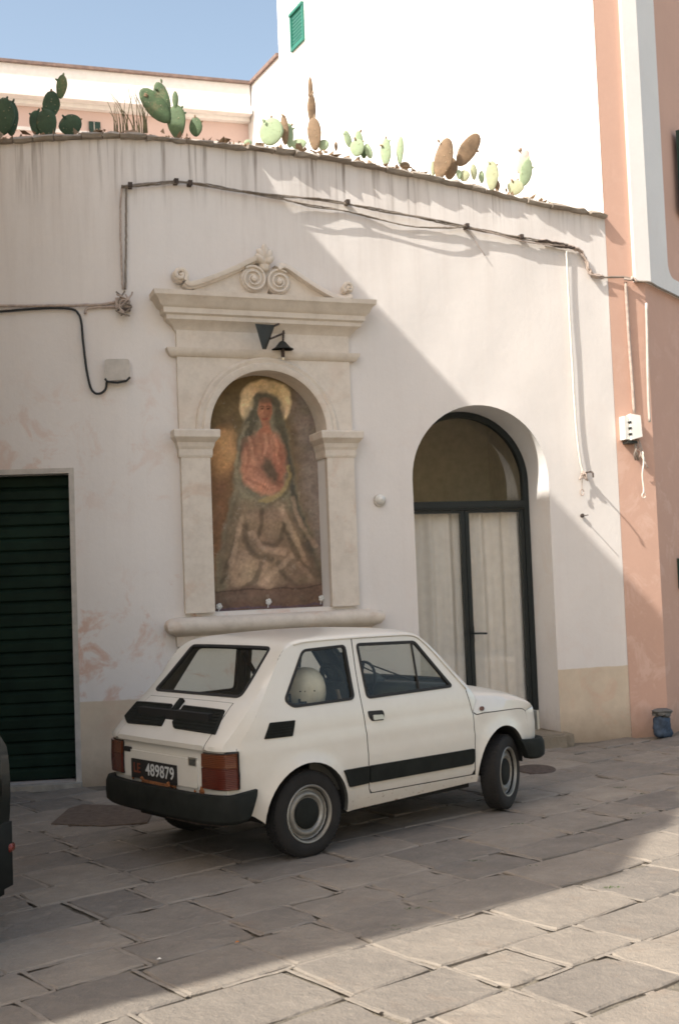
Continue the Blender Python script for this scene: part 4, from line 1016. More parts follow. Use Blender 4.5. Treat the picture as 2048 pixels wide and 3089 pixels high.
# ================================================================== SURROUNDING BUILDINGS (out of frame; one shades the square, one is added for bounce light)
def shade_house():
    Z = 8.6; k = np.array([.852, .613])/1.05
    def back(p): return np.array(p[:2])-k*(Z-p[2])
    c0_ = back((1.46, 6.57, 0)); c1_ = back((3.225, 11.944, 1.191)); c2_ = back(W(*wt(570, 370)))
    c3_ = c2_+np.array([-.3, .95])*3.4
    dv_ = (c1_-c0_)/np.linalg.norm(c1_-c0_); nv_ = np.array([dv_[1], -dv_[0]]); sd_ = np.array([k[1], -k[0]])/np.linalg.norm(k); cb_ = c0_-sd_*.16
    o = thing('corner_house', (float(c0_[0])-3, float(c0_[1]), 0), 'tall plastered house on the left whose shadow falls across the square', 'house')
    bk_ = np.array([-k[0], -k[1]])
    ring_ = lambda q: [tuple(q), tuple(c1_), tuple(c2_), (c3_[0], 9.4), (-14, 9.4), (-14, -3), tuple(q+bk_*1.5)]
    g_ = G(); prism(g_, ring_(c0_-sd_*.03), -.05, Z-2.0); g_.mk('wall', 'ochre_plaster', o)
    g_ = G(); prism(g_, ring_(c0_-sd_*.15), Z-1.998, Z-.45); g_.mk('upper_wall', 'ochre_plaster', o)
    g_ = G(); prism(g_, ring_(c0_), Z-.448, Z); g_.mk('cornice', 'ochre_plaster', o)
    d = (c1_-c0_)/np.linalg.norm(c1_-c0_); n_ = np.array([d[1], -d[0]])
    for s in (1.2, 3.6):
        for z in (1.0, 4.2, 7.2):
            a = c0_+d*s; g_ = G(); prism(g_, [tuple(a-n_*.02), tuple(a+d*1-n_*.02), tuple(a+d*1+n_*.03), tuple(a+n_*.03)], z, z+1.5); g_.mk('window', 'dark_green_shutter', o)
    return c0_, c1_, c2_
print(shade_house())
o = thing('reflecting_house', (9, -6, 0), 'plain sandy house added unseen behind the viewer for reflections and warm bounce light', 'house')  # unseen house added for car reflections and warm bounce light
g = G(); prism(g, [(6.0, -14), (16, -14), (16, 1.0), (7.5, 1.0)], -.05, 8); g.mk('wall', 'ochre_plaster', o)
for y in (-11, -8, -5, -2):
    for z in (1, 4.3): g = G(); f_ = (y+14)/15*1.5; g.box((5.93+f_, y, z), (6.2+f_, y+1, z+1.5)); g.mk('window', 'dark_green_shutter', o)

# ================================================================== CACTI
def pad(u_, v_, hw, hh, ang, n, mat, parent, thick=.16, yaw=0.):
    """flat oval cactus pad: centre in the picture, half width/height in picture px"""
    d = ray(u_, v_); t, z = wt(u_, v_, n); c = W(t, z, n); sc = c[1]/F_*2048/1568
    a_, b_ = hw*sc, hh*sc; th_ = max(.012, min(a_, b_)*thick) if hw > 5 else a_*.8
    a_ *= 1.0; m, k = 9, 18; V = []; Fc = []; tn = np.array([math.cos(yaw), math.sin(yaw), 0]); nn_ = np.array([math.sin(yaw), -math.cos(yaw), 0])
    a_eff = a_/max(.3, math.cos(yaw-.25))
    rs = np.random.default_rng(int(u_*7+v_)); wb_ = rs.random(3)*6
    for j in range(m+1):
        lat = -math.pi/2+math.pi*j/m
        for i in range(k):
            lo = 2*math.pi*i/k; r = math.cos(lat)
            # lat runs front-to-back, lo round the outline
            x = math.cos(lo)*(.35+.65*1)*r; y = math.sin(lo)*r; zf = math.sin(lat)
            egg = 1-.16*max(0, -y)**1.0
            x *= egg*(1+.04*math.sin(3*lo+wb_[0])); y *= (1+.03*math.sin(2*lo+wb_[1]))
            rot = math.radians(ang); X = x*a_eff; Y = y*b_
            X, Y = X*math.cos(rot)+Y*math.sin(rot), -X*math.sin(rot)+Y*math.cos(rot)
            V.append(c+tn*X+np.array([0, 0, 1.])*Y+nn_*zf*th_)
    for j in range(m):
        for i in range(k): Fc.append((j*k+i, j*k+(i+1) % k, (j+1)*k+(i+1) % k, (j+1)*k+i))
    return fix_normals(mk('pad', V, Fc, mat, parent, smooth=True))
def cactus(label, pads, n=-.22, cat='cactus'):
    u_, v_ = pads[0][0], pads[0][1]; t, z = wt(u_, v_, n); o = thing('prickly_pear', tuple(W(t, topz(t), n)), label, cat, 'prickly pears growing along the wall top')
    rs = np.random.default_rng(int(u_))
    for i, p in enumerate(pads):
        if p[3] > 17 and p[2] > 8:
            for k in range(rs.integers(1, 4)):
                a = rs.uniform(.45, 2.7)-math.radians(p[4]); pad(p[0]+p[2]*.97*math.cos(a), p[1]-p[3]*.97*math.sin(a), 2.6, 5.5, 90-math.degrees(a), n-.04*(i % 3), p[5] if rs.random() < .5 else 'pad_brown', o)
        pad(p[0], p[1], p[2], p[3], p[4], n-.04*(i % 3), p[5], o, yaw=p[6] if len(p) > 6 else (i*1.7 % 1)*.6-.2)
    return o
DK, GR, PA, BR, OL, DR = 'pad_shaded', 'pad_green', 'pad_sunlit', 'pad_brown', 'pad_olive', 'pad_dry'
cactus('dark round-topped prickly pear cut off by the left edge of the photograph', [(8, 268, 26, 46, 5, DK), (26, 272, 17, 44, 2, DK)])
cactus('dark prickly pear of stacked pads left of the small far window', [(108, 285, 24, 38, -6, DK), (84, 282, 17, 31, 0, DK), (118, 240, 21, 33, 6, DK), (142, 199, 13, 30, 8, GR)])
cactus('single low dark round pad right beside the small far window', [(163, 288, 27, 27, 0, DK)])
cactus('dark prickly pear with two leaning oval pads beside the dry grass', [(408, 280, 21, 42, 0, GR), (359, 243, 26, 52, -38, GR), (375, 228, 18, 44, -14, GR), (405, 230, 7, 22, 0, GR)])
cactus('small grey green prickly pear pad right of the two leaning dark pads', [(452, 292, 15, 24, 0, GR)])
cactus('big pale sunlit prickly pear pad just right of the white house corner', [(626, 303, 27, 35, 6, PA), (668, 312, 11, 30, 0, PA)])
cactus('narrow brown prickly pear seen edge on beside the big pale pad', [(657, 299, 9, 38, -2, BR), ])
cactus('small pale prickly pear pad low between two brown ones', [(690, 332, 17, 14, 0, PA), (573, 330, 10, 9, 0, PA)])
cactus('tallest brown spire of edge-on prickly pear pads', [(726, 308, 15, 42, -2, BR), (720, 252, 10.5, 40, 0, BR), (717, 208, 6, 34, 0, BR)])
cactus('low pale prickly pear pad at the foot of the tall brown spire', [(747, 334, 12, 14, 0, PA), (776, 337, 4, 12, 0, BR)])
cactus('pale green prickly pear with a fan of four small pads', [(825, 340, 16, 22, 0, PA), (803, 320, 9, 22, -14, PA), (829, 318, 9, 18, -8, PA), (851, 348, 8, 20, -16, PA), (840, 350, 9, 16, 0, GR)])
cactus('upright light green oval prickly pear pad standing alone', [(891, 350, 12, 33, 2, PA)])
cactus('narrow light green prickly pear pad with a brown stump at its foot', [(924, 346, 8, 34, 4, PA), (935, 382, 13, 10, 0, BR), (1000, 388, 6, 18, 0, OL)])
cactus('large brown prickly pear with two big leaning pads', [(1024, 365, 20, 50, 16, BR), (1081, 345, 21, 50, 35, BR), (1040, 388, 17, 27, 8, BR), (1036, 338, 5, 20, 5, PA)])
cactus('cluster of small pale yellowish prickly pear pads right of the big brown one', [(1072, 405, 12, 14, 0, OL), (1094, 396, 8, 20, 0, OL), (1112, 408, 7, 15, 0, PA), (1060, 402, 6, 12, 0, PA)])
cactus('upright pale dried prickly pear pad with brown rim', [(1136, 405, 14, 36, 3, OL), (1148, 428, 7, 14, 0, BR)])
cactus('rightmost prickly pear on the wall with a pale green pad and a dry pinkish tip', [(1190, 432, 18, 18, 12, OL), (1214, 397, 16, 36, 14, PA), (1207, 372, 14, 30, 22, DR)])
gt_ = thing('dry_grass', tuple(W(*wt(285, 300, -.2), -.2)), 'tuft of thin dry grass stems between the dark prickly pears', 'grass tuft')
g = G(); rs = np.random.default_rng(3)
for k in range(34):
    u0 = rs.uniform(262, 345); h_ = rs.uniform(25, 105); le = rs.normal(-.12, .16); P_ = []
    for s in np.linspace(0, 1, 5): 
        n_ = -.15-.1*rs.random(); P_.append(W(*wt(u0+h_*le*s*s, 306-h_*s, -.2), -.2))
    g.tube(P_, np.linspace(.005, .002, 5), 4)
g.mk('stems', 'dry_grass', gt_)['kind'] = 'stuff'
# low growth and debris along the wall top
gs = thing('succulent_growth', tuple(W(*wt(1000, 395, -.1), -.1)), 'low tufts of stonecrop creeping over the coping between the cacti', 'ground cover')
g = G(); rs = np.random.default_rng(8)
for k in range(480):
    t = rs.uniform(-3.3, TE-.6); z = topz(t)+.05+rs.random()*.035; c = W(t, z, rs.uniform(-.2, .01)); r = rs.uniform(.008, .034)
    g.add([c+rs.normal(0, r, 3) for _ in range(4)], [(0, 1, 2), (0, 2, 3), (0, 3, 1), (1, 3, 2)])
g.mk('tufts', 'pad_brown', gs)['kind'] = 'stuff'
#CAR#
# ================================================================== SMALL WHITE CAR
car = thing('parked_car', (-.6873, 7.7527, 0), 'small old white two-door hatchback with black bumpers parked before the painted wall shrine', 'car', rotz=.7142); car['_local'] = 1
FZ = [(.15, .63), (.2, .640), (.25, .655), (.32, .669), (.40, .679), (.48, .685), (.565, .690), (.592, .6865), (.704, .6845), (.709, .6782), (.80, .671), (.88, .657), (.93, .643), (1.0, .6275), (1.10, .607), (1.2, .587), (1.25, .577), (1.30, .567), (1.36, .556)]
fz = np.array(FZ)
ARR = (-.015, .255, .318, .318); ARF = (1.80, .26, .300, .335)
def Yc(x, z):
    y = float(np.interp(z, fz[:, 0], fz[:, 1]))
    if x < -.05: y -= .040*min(1.2, (-.05-x)/.5)**2
    if x > 1.3: y -= .10*((x-1.3)/.85)**2
    for (cx_, cz_, rx, rz) in (ARR, ARF):
        d = math.hypot((x-cx_)/rx, (z-cz_)/rz)-1
        if z < .78: y += .017*math.exp(-(max(d, 0)/.13)**2)*min(1, max(0, (.78-z)/.1))
    return y
# stations: centre x, centre z, edge x, edge z, cross-section exponent
ST = [(-.585, .34, -.49, .34, 4), (-.618, .44, -.515, .44, 4.5), (-.622, .56, -.520, .56, 5), (-.620, .665, -.520, .67, 5), (-.622, .693, -.520, .694, 5), (-.645, .703, -.518, .700, 5), (-.655, .715, -.512, .708, 5), (-.645, .735, -.500, .722, 5),
      (-.555, .825, -.440, .795, 4.5), (-.455, .92, -.365, .88, 4.2), (-.405, .958, -.335, .925, 4.2), (-.372, .978, -.305, .965, 4.4), (-.28, 1.06, -.245, 1.05, 4.4), (-.17, 1.17, -.175, 1.155, 4.2), (-.075, 1.268, -.11, 1.235, 3.8),
      (-.03, 1.302, -.06, 1.268, 3.2), (.04, 1.325, .03, 1.289, 2.8), (.15, 1.336, .14, 1.2965, 2.5), (.45, 1.346, .47, 1.296, 2.4), (.80, 1.343, .82, 1.290, 2.4), (1.0, 1.328, .97, 1.285, 2.5), (1.09, 1.305, 1.05, 1.270, 2.8), (1.15, 1.265, 1.11, 1.228, 3.2),
      (1.25, 1.175, 1.195, 1.15, 3.4), (1.42, 1.02, 1.32, 1.015, 3.2), (1.53, .925, 1.435, .885, 3.0), (1.57, .905, 1.468, .80, 3.0), (1.61, .899, 1.49, .713, 3.0), (1.72, .885, 1.60, .7085, 3.0), (1.88, .858, 1.76, .703, 3.0), (2.06, .815, 1.93, .697, 3.2), (2.20, .765, 2.04, .690, 3.4), (2.285, .715, 2.11, .672, 3.8), (2.315, .65, 2.135, .63, 4), (2.32, .50, 2.145, .50, 4), (2.31, .34, 2.14, .34, 4)]
STa = np.array(ST); SV = np.r_[0, np.cumsum(np.hypot(np.diff(STa[:, 0]), np.diff(STa[:, 1])))]
STd = catmull(STa, 8); SVd = np.r_[0, np.cumsum(np.hypot(np.diff(STd[:, 0]), np.diff(STd[:, 1])))]
def v_at(i): return SVd[min(len(SVd)-1, int(round(i*8)))]
def edge(v): return tuple(float(np.interp(v, SVd, STd[:, k])) for k in (2, 3))
def Ts(v, q):
    """top/back/front strip: v along the centre line, q in -1..1 across"""
    a = [float(np.interp(v, SVd, STd[:, k])) for k in range(5)]
    w_ = Yc(a[2], a[3]); qq = min(1., abs(q)); e = 1-(max(0., 1-qq**a[4]))**(1/a[4])
    return np.array([a[0]+(a[2]-a[0])*e, w_*q, a[1]+(a[3]-a[1])*e])
def half_w(v): a = edge(v); return Yc(*a)
def vz(z, rear=True):
    """v of the centre line at height z on the rear (or front) face"""
    k = STd[:, 1]; n = len(k); top = int(np.argmax(k)); r = range(0, top) if rear else range(top, n-1)
    for i in r:
        lo, hi = sorted((k[i], k[i+1]))
        if lo <= z <= hi and hi > lo: return SVd[i]+(SVd[i+1]-SVd[i])*(z-k[i])/(k[i+1]-k[i])
    return SVd[0]
def nrm(fn, a, b_, e=.004):
    if fn is globals().get('fT'): b_ = max(-.975*SCX, min(.975*SCX, b_)); a = max(SVd[0]+.006, min(SVd[-1]-.006, a))
    du = fn(a+e, b_)-fn(a-e, b_); dv = fn(a, b_+e)-fn(a, b_-e); n = np.cross(du, dv); l = np.linalg.norm(n); return n/l if l > 1e-12 else np.array([0, 0, 1.])
def patch(name, outer, holes, fn, sgn, mat, parent=None, off=0., rim=.02, sp=.04, spx=None, mirror=False, auto=40, rimmat=None):
    P, T, bd = cdt(outer, holes, sp, spx); k = len(P)
    N = [nrm(fn, a, b_)*sgn for a, b_ in P]; A = [fn(a, b_)+n*off for (a, b_), n in zip(P, N)]; B = [fn(a, b_)+n*(off-rim) for (a, b_), n in zip(P, N)]
    V = A+B; Fc = T.tolist()
    if sgn < 0: Fc = [f[::-1] for f in Fc]; bd = [(b_, a) for a, b_ in bd]
    nf = len(Fc); Fc += [(b_, a, a+k, b_+k) for a, b_ in bd]; mi = [0]*nf+[1 if rimmat else 0]*len(bd)
    # lining: the same skin, a little further in, facing inwards
    if rimmat: Fc += [tuple(i+k for i in f[::-1]) for f in Fc[:nf]]; mi += [1]*nf
    V = np.array(V)
    if mirror: V[:, 1] *= -1; Fc = [tuple(f)[::-1] for f in Fc]
    return mk(name, V, Fc, [mat, rimmat] if rimmat else mat, parent or car, auto=auto, mi=mi if rimmat else None)
# side surface: parameters (x, z); outward is -y for the right-hand side
fnS = lambda x, z: np.array([x, -Yc(x, z), z])
def ell_pts(A, a0, a1, n=22): return [(A[0]+A[2]*math.cos(a), A[1]+A[3]*math.sin(a)) for a in np.linspace(a0, a1, n)]
edges_all = [(float(a), float(b_)) for a, b_ in STd[:, 2:4]]
def edge_range(i0, i1): return [edges_all[k] for k in range(int(i0*8), min(int(i1*8), len(edges_all)-1)+1)]
GAPB = [(.474, 1.300), (.466, 1.10), (.464, .874), (.474, .718), (.480, .50), (.488, .34), (.506, .312)]
GAPF = [(1.452, .30), (1.472, .33), (1.476, .532), (1.474, .706), (1.452, .80), (1.436, .868)]
g2 = .0035
# rear quarter with the sill
B_top = int(np.argmin([abs(e[0]-.474)+(10 if e[1] < 1.2 else 0) for e in edges_all]))
qwin = rounded([(.058, 1.247), (.408, 1.254), (.413, .912), (-.085, .909), (-.142, .955)], [.035, .03, .04, .03, .03])
dwin = rounded([(.508, 1.256), (1.030, 1.240), (1.300, .925), (1.290, .911), (.520, .906)], [.03, .03, .02, .02, .035])
quarter = edge_range(0, 0)[:0]+edges_all[0:B_top]+[(p[0]-g2, min(p[1], edges_all[B_top][1])) for p in GAPB[:-1]]+[(.500, .3075), (1.448, .2925), (1.490, .2925), (1.503, .27), (1.500, .243), (.312, .222), (.296, .228)]
quarter += ell_pts(ARR, -.06, math.pi+.02)[:]+[(-.345, .262), (-.40, .30)]
door = [(p[0]+g2, p[1]) for p in GAPB]
e_door = [e for e in edges_all[B_top:] if e[0] < 1.436 and e[1] > .87]
door = [(.4785, e_door[1][1]-.006)]+[(e[0]-.001, e[1]-.007) for e in e_door[2:]]+[(p[0]-g2, p[1]) for p in GAPF[::-1]]+[(1.44, .2995), (.512, .3135)]+[(p[0]+g2, p[1]) for p in GAPB[::-1][1:-1]]
i_f = next(i for i, e in enumerate(edges_all) if i > B_top and e[0] > 1.436+.004)
fender = [(p[0]+g2, p[1]) for p in GAPF if p[1] > .31]+[(a, b_-.006) for a, b_ in edges_all[i_f:]]+[(2.09, .335)]
fender += [p for p in ell_pts(ARF, .22, math.pi+.02)]+[(1.4985, .247), (1.497, .27), (1.4765, .2925)]
def seg_edge_gutter(): pass
for mir in (False, True):
    patch('side_panel', quarter, [qwin], fnS, 1, 'white_paint', rim=.03, sp=.035, mirror=mir, rimmat='vinyl_grey')
    dr = patch('door', door, [dwin], fnS, 1, 'white_paint', rim=.03, sp=.035, mirror=mir, rimmat='vinyl_grey')
    patch('front_wing', fender, [], fnS, 1, 'white_paint', rim=.03, sp=.035, mirror=mir, rimmat='gap_dark')
    def ring(name, loop, wdt, off, mat, parent, fn=fnS, sgn=1, mirror=mir):
        L_ = np.array(loop); c_ = L_.mean(0); L2 = densify(L_, .03, True); nx = np.roll(L2, -1, 0)-np.roll(L2, 1, 0); nx /= np.maximum(np.hypot(*nx.T)[:, None], 1e-9); nr = np.c_[nx[:, 1], -nx[:, 0]]
        if ((nr*(L2-c_)).sum(1)).mean() > 0: nr = -nr
        V = []; n = len(L2)
        for p, r in zip(L2, nr):
            for e, o_ in ((-.004, -.004), (-.004, off), (wdt, off*.8), (wdt, -.012)):
                q = p+r*e; V.append(fn(*q)+nrm(fn, *q)*sgn*o_)
        Fc = [(i*4+k, i*4+(k+1) % 4, ((i+1) % n)*4+(k+1) % 4, ((i+1) % n)*4+k) for i in range(n) for k in range(4)]; V = np.array(V)
        if mirror: V[:, 1] *= -1
        return fix_normals(mk(name, V, Fc, mat, parent, auto=50))
    ring('window_seal', qwin, .013, .006, 'rubber', car); ring('window_seal', dwin, .015, .006, 'rubber', dr)
    patch('quarter_glass', qwin, [], fnS, 1, 'car_glass', off=-.008, rim=0., sp=.15, mirror=mir)
    patch('door_glass', dwin, [], fnS, 1, 'car_glass', parent=dr, off=-.008, rim=0., sp=.15, mirror=mir)
    m = -1 if mir else 1
    g = G(); g.tube([(1.000, -m*(Yc(1.0, 1.24)-.002), 1.243), (.992, -m*(Yc(.99, .91)-.002), .908)], .008, 6); g.mk('quarterlight_bar', 'rubber', dr)
    # rain gutter along the roof edge and down the screen pillar
    gp = [e for k, e in enumerate(edges_all) if e[1] > .80 and k >= 8*8 and k < i_f+2][::3]
    g = G(); g.tube([(a, -m*(Yc(a, b_)+.004), b_) for a, b_ in gp if a > -.02 and b_ > .865], .0055, 6); g.mk('rain_gutter', 'white_paint', car, smooth=True)
    # wheel arch lining
    for A, a0, a1 in ((ARR, -.06, math.pi+.02), (ARF, .1, math.pi+.02)):
        L_ = ell_pts(A, a0, a1, 26); g = G(); V = [(a, -m*(Yc(a, b_)-.028), b_) for a, b_ in L_]+[(a, -m*.43, b_) for a, b_ in L_]; n = len(L_)
        g.add(V, [(i, i+1, n+i+1, n+i) for i in range(n-1)]); g.mk('arch_liner', 'dark_void', car)
    # black rub strips
    patch('rub_strip', rounded([(.262, .487), (.476, .487), (.476, .380), (.308, .376)], .008), [], fnS, 1, 'black_plastic', off=.014, rim=.02, sp=.06, mirror=mir)
    patch('rub_strip', rounded([(.486, .487), (1.462, .476), (1.466, .40), (1.445, .372), (.488, .380)], [.006, .015, .02, .02, .006]), [], fnS, 1, 'black_plastic', parent=dr, off=.014, rim=.02, sp=.08, mirror=mir)
    # air intake behind the side window
    vt = rounded([(-.275, .838), (-.088, .834), (-.120, .742), (-.326, .746)], .008)
    vo = patch('side_vent', vt, [], fnS, 1, 'black_plastic', off=.006, rim=.012, sp=.05, mirror=mir)
    for k in range(5):
        z = .757+k*.0165; x0, x1 = np.interp(z, [.745, .838], [-.318, -.268]), np.interp(z, [.745, .838], [-.128, -.098])
        patch('louvre', [(x0, z), (x1, z), (x1, z+.006), (x0, z+.006)], [], fnS, 1, 'black_plastic', parent=vo, off=.012, rim=.008, sp=.1, mirror=mir)
    # door handle: recessed black cup with a chrome flap
    hl = rounded([(.503, .828), (.632, .822), (.642, .800), (.632, .758), (.53, .762), (.508, .79)], .012)
    ho = patch('door_handle', hl, [], fnS, 1, 'rubber', parent=dr, off=.004, rim=.02, sp=.05, mirror=mir)
    patch('handle_flap', rounded([(.535, .800), (.622, .795), (.628, .766), (.538, .768)], .008), [], fnS, 1, 'dull_chrome', parent=dr, off=.014, rim=.012, sp=.05, mirror=mir)
    il = [(1.573+.022*math.cos(a), .737+.016*math.sin(a)) for a in np.linspace(0, 2*math.pi, 12)[:-1]]
    patch('side_indicator', il, [], fnS, 1, 'reflector_red' if False else 'lamp_amber', off=.010, rim=.02, sp=.05, mirror=mir)
# waist gap of the bonnet on each wing is the seam between strip and side; tail to nose skins:
SCX = .62
fT = lambda v, s: Ts(v, s/SCX)
def vy(v, y): return (v, y/half_w(v)*SCX)
v_lipb, v_lid = vz(.697), vz(.957); v0 = SVd[0]
i57 = v_at(26.0); vb0 = SVd[int(27*8)-2]; v_end = SVd[-1]
SM = 1.0*SCX
# tail panel
tl = []
patch('tail_panel', [(v0, -SM), (v_lipb-.002, -SM), (v_lipb-.002, SM), (v0, SM)], [], fT, 1, 'white_paint', rim=.02, sp=.03, spx=.03, rimmat='gap_dark')
# body: lid surround, rear window surround, roof, windscreen surround
lidw = .500
def yl(v, y): return tuple(vy(v, y))
lid = [yl(v_lipb+.002, -lidw), yl(v_lid, -lidw+.035), yl(v_lid, lidw-.035), yl(v_lipb+.002, lidw)]
lidhole = [yl(v_lipb+.0, -lidw-.004), yl(v_lid+.004, -lidw+.031), yl(v_lid+.004, lidw-.031), yl(v_lipb, lidw+.004)]
va, vb_ = vz(.985), vz(1.270)
rwin = rounded([vy(va, -.485), vy(vb_, -.436), vy(vb_, .436), vy(va, .485)], [.05, .035, .035, .05])
vc_, vd_ = vz(1.262, False), vz(.935, False)
wwin = rounded([vy(vc_, -.49), vy(vd_, -.57), vy(vd_, .57), vy(vc_, .49)], .05)
roofp = [(v_lipb+.002, -SM), (vb0, -SM), (vb0, SM), (v_lipb+.002, SM), yl(v_lipb+.002, lidw+.004), yl(v_lid+.004, lidw-.031), yl(v_lid+.004, -lidw+.031), yl(v_lipb+.002, -lidw-.004)]
patch('roof_shell', roofp, [rwin, wwin], fT, 1, 'white_paint', rim=.03, sp=.035, spx=.035, rimmat='vinyl_grey')
lo = patch('engine_lid', lid, [], fT, 1, 'white_paint', rim=.02, sp=.035, off=.001, rimmat='gap_dark')
bonnet_o = [(vb0+.004, -SM), (SVd[int(32.4*8)], -SM), (SVd[int(32.4*8)], SM), (vb0+.004, SM)]
patch('bonnet', bonnet_o, [], fT, 1, 'white_paint', rim=.02, sp=.035, rimmat='gap_dark')
patch('nose_panel', [(SVd[int(32.4*8)]+.004, -SM), (v_end, -SM), (v_end, SM), (SVd[int(32.4*8)]+.004, SM)], [], fT, 1, 'white_paint', rim=.02, sp=.035, rimmat='gap_dark')
ring('window_seal', rwin, .016, .007, 'rubber', car, fT, 1, False); ring('window_seal', wwin, .018, .007, 'rubber', car, fT, 1, False)
patch('rear_window', rwin, [], fT, 1, 'car_glass', off=-.006, rim=0., sp=.08); patch('windscreen', wwin, [], fT, 1, 'car_glass', off=-.006, rim=0., sp=.08)
# black air grilles on the lid
for pts in ([(.916, .575), (.918, .125), (.800, .072), (.793, .480), (.828, .590)], [(.918, -.005), (.916, -.440), (.793, -.505), (.798, -.075), (.825, -.020)]):
    q = [vy(vz(z), y-.02 if y > 0 else y-.02) for z, y in pts]
    go = patch('air_grille', rounded(q, .008), [], fT, 1, 'black_plastic', parent=lo, off=.014, rim=.03, sp=.05)
    qa = np.array(q); vmin, vmax = qa[:, 0].min()+.018, qa[:, 0].max()-.016
    for k in range(7):
        v_ = vmin+(vmax-vmin)*k/6; xs = []
        for i in range(5):
            a, b_ = qa[i], qa[(i+1) % 5]
            if (a[0]-v_)*(b_[0]-v_) < 0: xs.append(a[1]+(b_[1]-a[1])*(v_-a[0])/(b_[0]-a[0]))
        if len(xs) == 2:
            a, b_ = min(xs)+.018, max(xs)-.018; patch('grille_rib', [(v_-.003, a), (v_+.003, a), (v_+.003, b_), (v_-.003, b_)], [], fT, 1, 'black_plastic', parent=lo, off=.019, rim=.01, sp=.2)
q = [vy(vz(z), y) for z, y in ((.945, .062), (.945, .015), (.862, .0), (.862, .048))]
patch('lid_latch', rounded(q, .006), [], fT, 1, 'black_plastic', parent=lo, off=.024, rim=.03, sp=.05)
# tail lamps wrapped on the corners
for m in (-1, 1):
    def tlq(z0, z1, y0, y1): return [vy(vz(z0), m*y0), vy(vz(z1), m*y0), vy(vz(z1), m*y1), vy(vz(z0), m*y1)]
    bz_ = patch('tail_lamp', rounded(tlq(.478, .692, .452, .672), .008), [], fT, 1, 'rubber', off=.006, rim=.02, sp=.02)
    patch('indicator_lens', rounded(tlq(.605, .686, .458, .667), .006), [], fT, 1, 'lamp_amber', parent=bz_, off=.022, rim=.02, sp=.02)
    patch('brake_lens', rounded(tlq(.484, .603, .458, .667), .006), [], fT, 1, 'lamp_red', parent=bz_, off=.022, rim=.02, sp=.02)
# raised pressing, badges and number plate on the tail panel
fP = lambda y, z: np.array([-.622, y, z])
def tbox(name, y0, y1, z0, z1, x0, x1, mat, parent=None, r=.006):
    L_ = rounded([(y0, z0), (y1, z0), (y1, z1), (y0, z1)], r); n = len(L_); V = [(x1, a, b_) for a, b_ in L_]+[(x0, a, b_) for a, b_ in L_]
    return fix_normals(mk(name, V, [tuple(range(n)), tuple(range(n, 2*n))[::-1]]+[(i, (i+1) % n, n+(i+1) % n, n+i) for i in range(n)], mat, parent or car))
tbox('tail_pressing', -.40, .42, .470, .640, -.615, -.630, 'white_paint', r=.02)
np_ = tbox('number_plate', -.185, .335, .468, .588, -.628, -.640, 'rubber', r=.004)
tbox('badge', .355, .44, .625, .655, -.612, -.634, 'rubber'); tbox('badge', -.395, -.31, .600, .650, -.612, -.632, 'dull_chrome'); tbox('badge_field', -.385, -.325, .605, .640, -.63, -.635, 'vinyl_grey')
def text(s, y, z, size, mat, parent, x=-.6425):
    cu = bpy.data.curves.new('plate_text', 'FONT'); cu.body = s; cu.size = size; cu.extrude = .0008; cu.align_x = 'CENTER'; cu.align_y = 'CENTER'; cu.space_character = 1.05; cu.offset = .0012
    tmp = bpy.data.objects.new('tmp', cu); COL.objects.link(tmp); dg = bpy.context.evaluated_depsgraph_get(); me = bpy.data.meshes.new_from_object(tmp.evaluated_get(dg)); bpy.data.objects.remove(tmp)
    me.materials.clear(); me.materials.append(MATS[mat]); o = bpy.data.objects.new('plate_text', me); put(o, parent)
    # text plane: right = -y (seen from behind), up = z
    for v_ in me.vertices: X, Y, Z = v_.co; v_.co = (x-Z, y-X, z+Y)
    me.update(); return o
simple('plate_white', (.55, .56, .55), .5); simple('plate_orange', (.16, .035, .015), .6)
text('489879', -.005, .531, .105, 'plate_white', np_); text('LE', .262, .531, .085, 'plate_orange', np_)
# rust spots by the bumper line
g = G(); rs = np.random.default_rng(2)
for (y, z, r) in ((-.43, .462, .026), (-.425, .445, .022), (.22, .455, .016), (.12, .452, .012), (-.12, .455, .02), (-.155, .458, .014), (.34, .462, .014), (-.36, .452, .012)):
    k = 9; c_ = Ts(vz(z), y/half_w(vz(z))); A = [(c_[0]-.006-.002*(i == -1), y+r*(1+.35*rs.normal())*math.cos(2*math.pi*i/k), z+r*.8*(1+.3*rs.normal())*math.sin(2*math.pi*i/k)) for i in range(k)]
    g.add([(c_[0]-.014, y, z)]+A, [(0, i+1, (i+1) % k+1) for i in range(k)])
g.mk('rust_patch', 'rust', car)['kind'] = 'stuff'
g = G(); g.box((-.65, -.10, .452), (-.625, .20, .468)); g.tube([(-.655, .16, .462), (-.67, .17, .49)], .01, 6); g.tube([(-.655, -.13, .462), (-.665, -.13, .485)], .01, 6); g.mk('plate_bracket', 'rust', car)
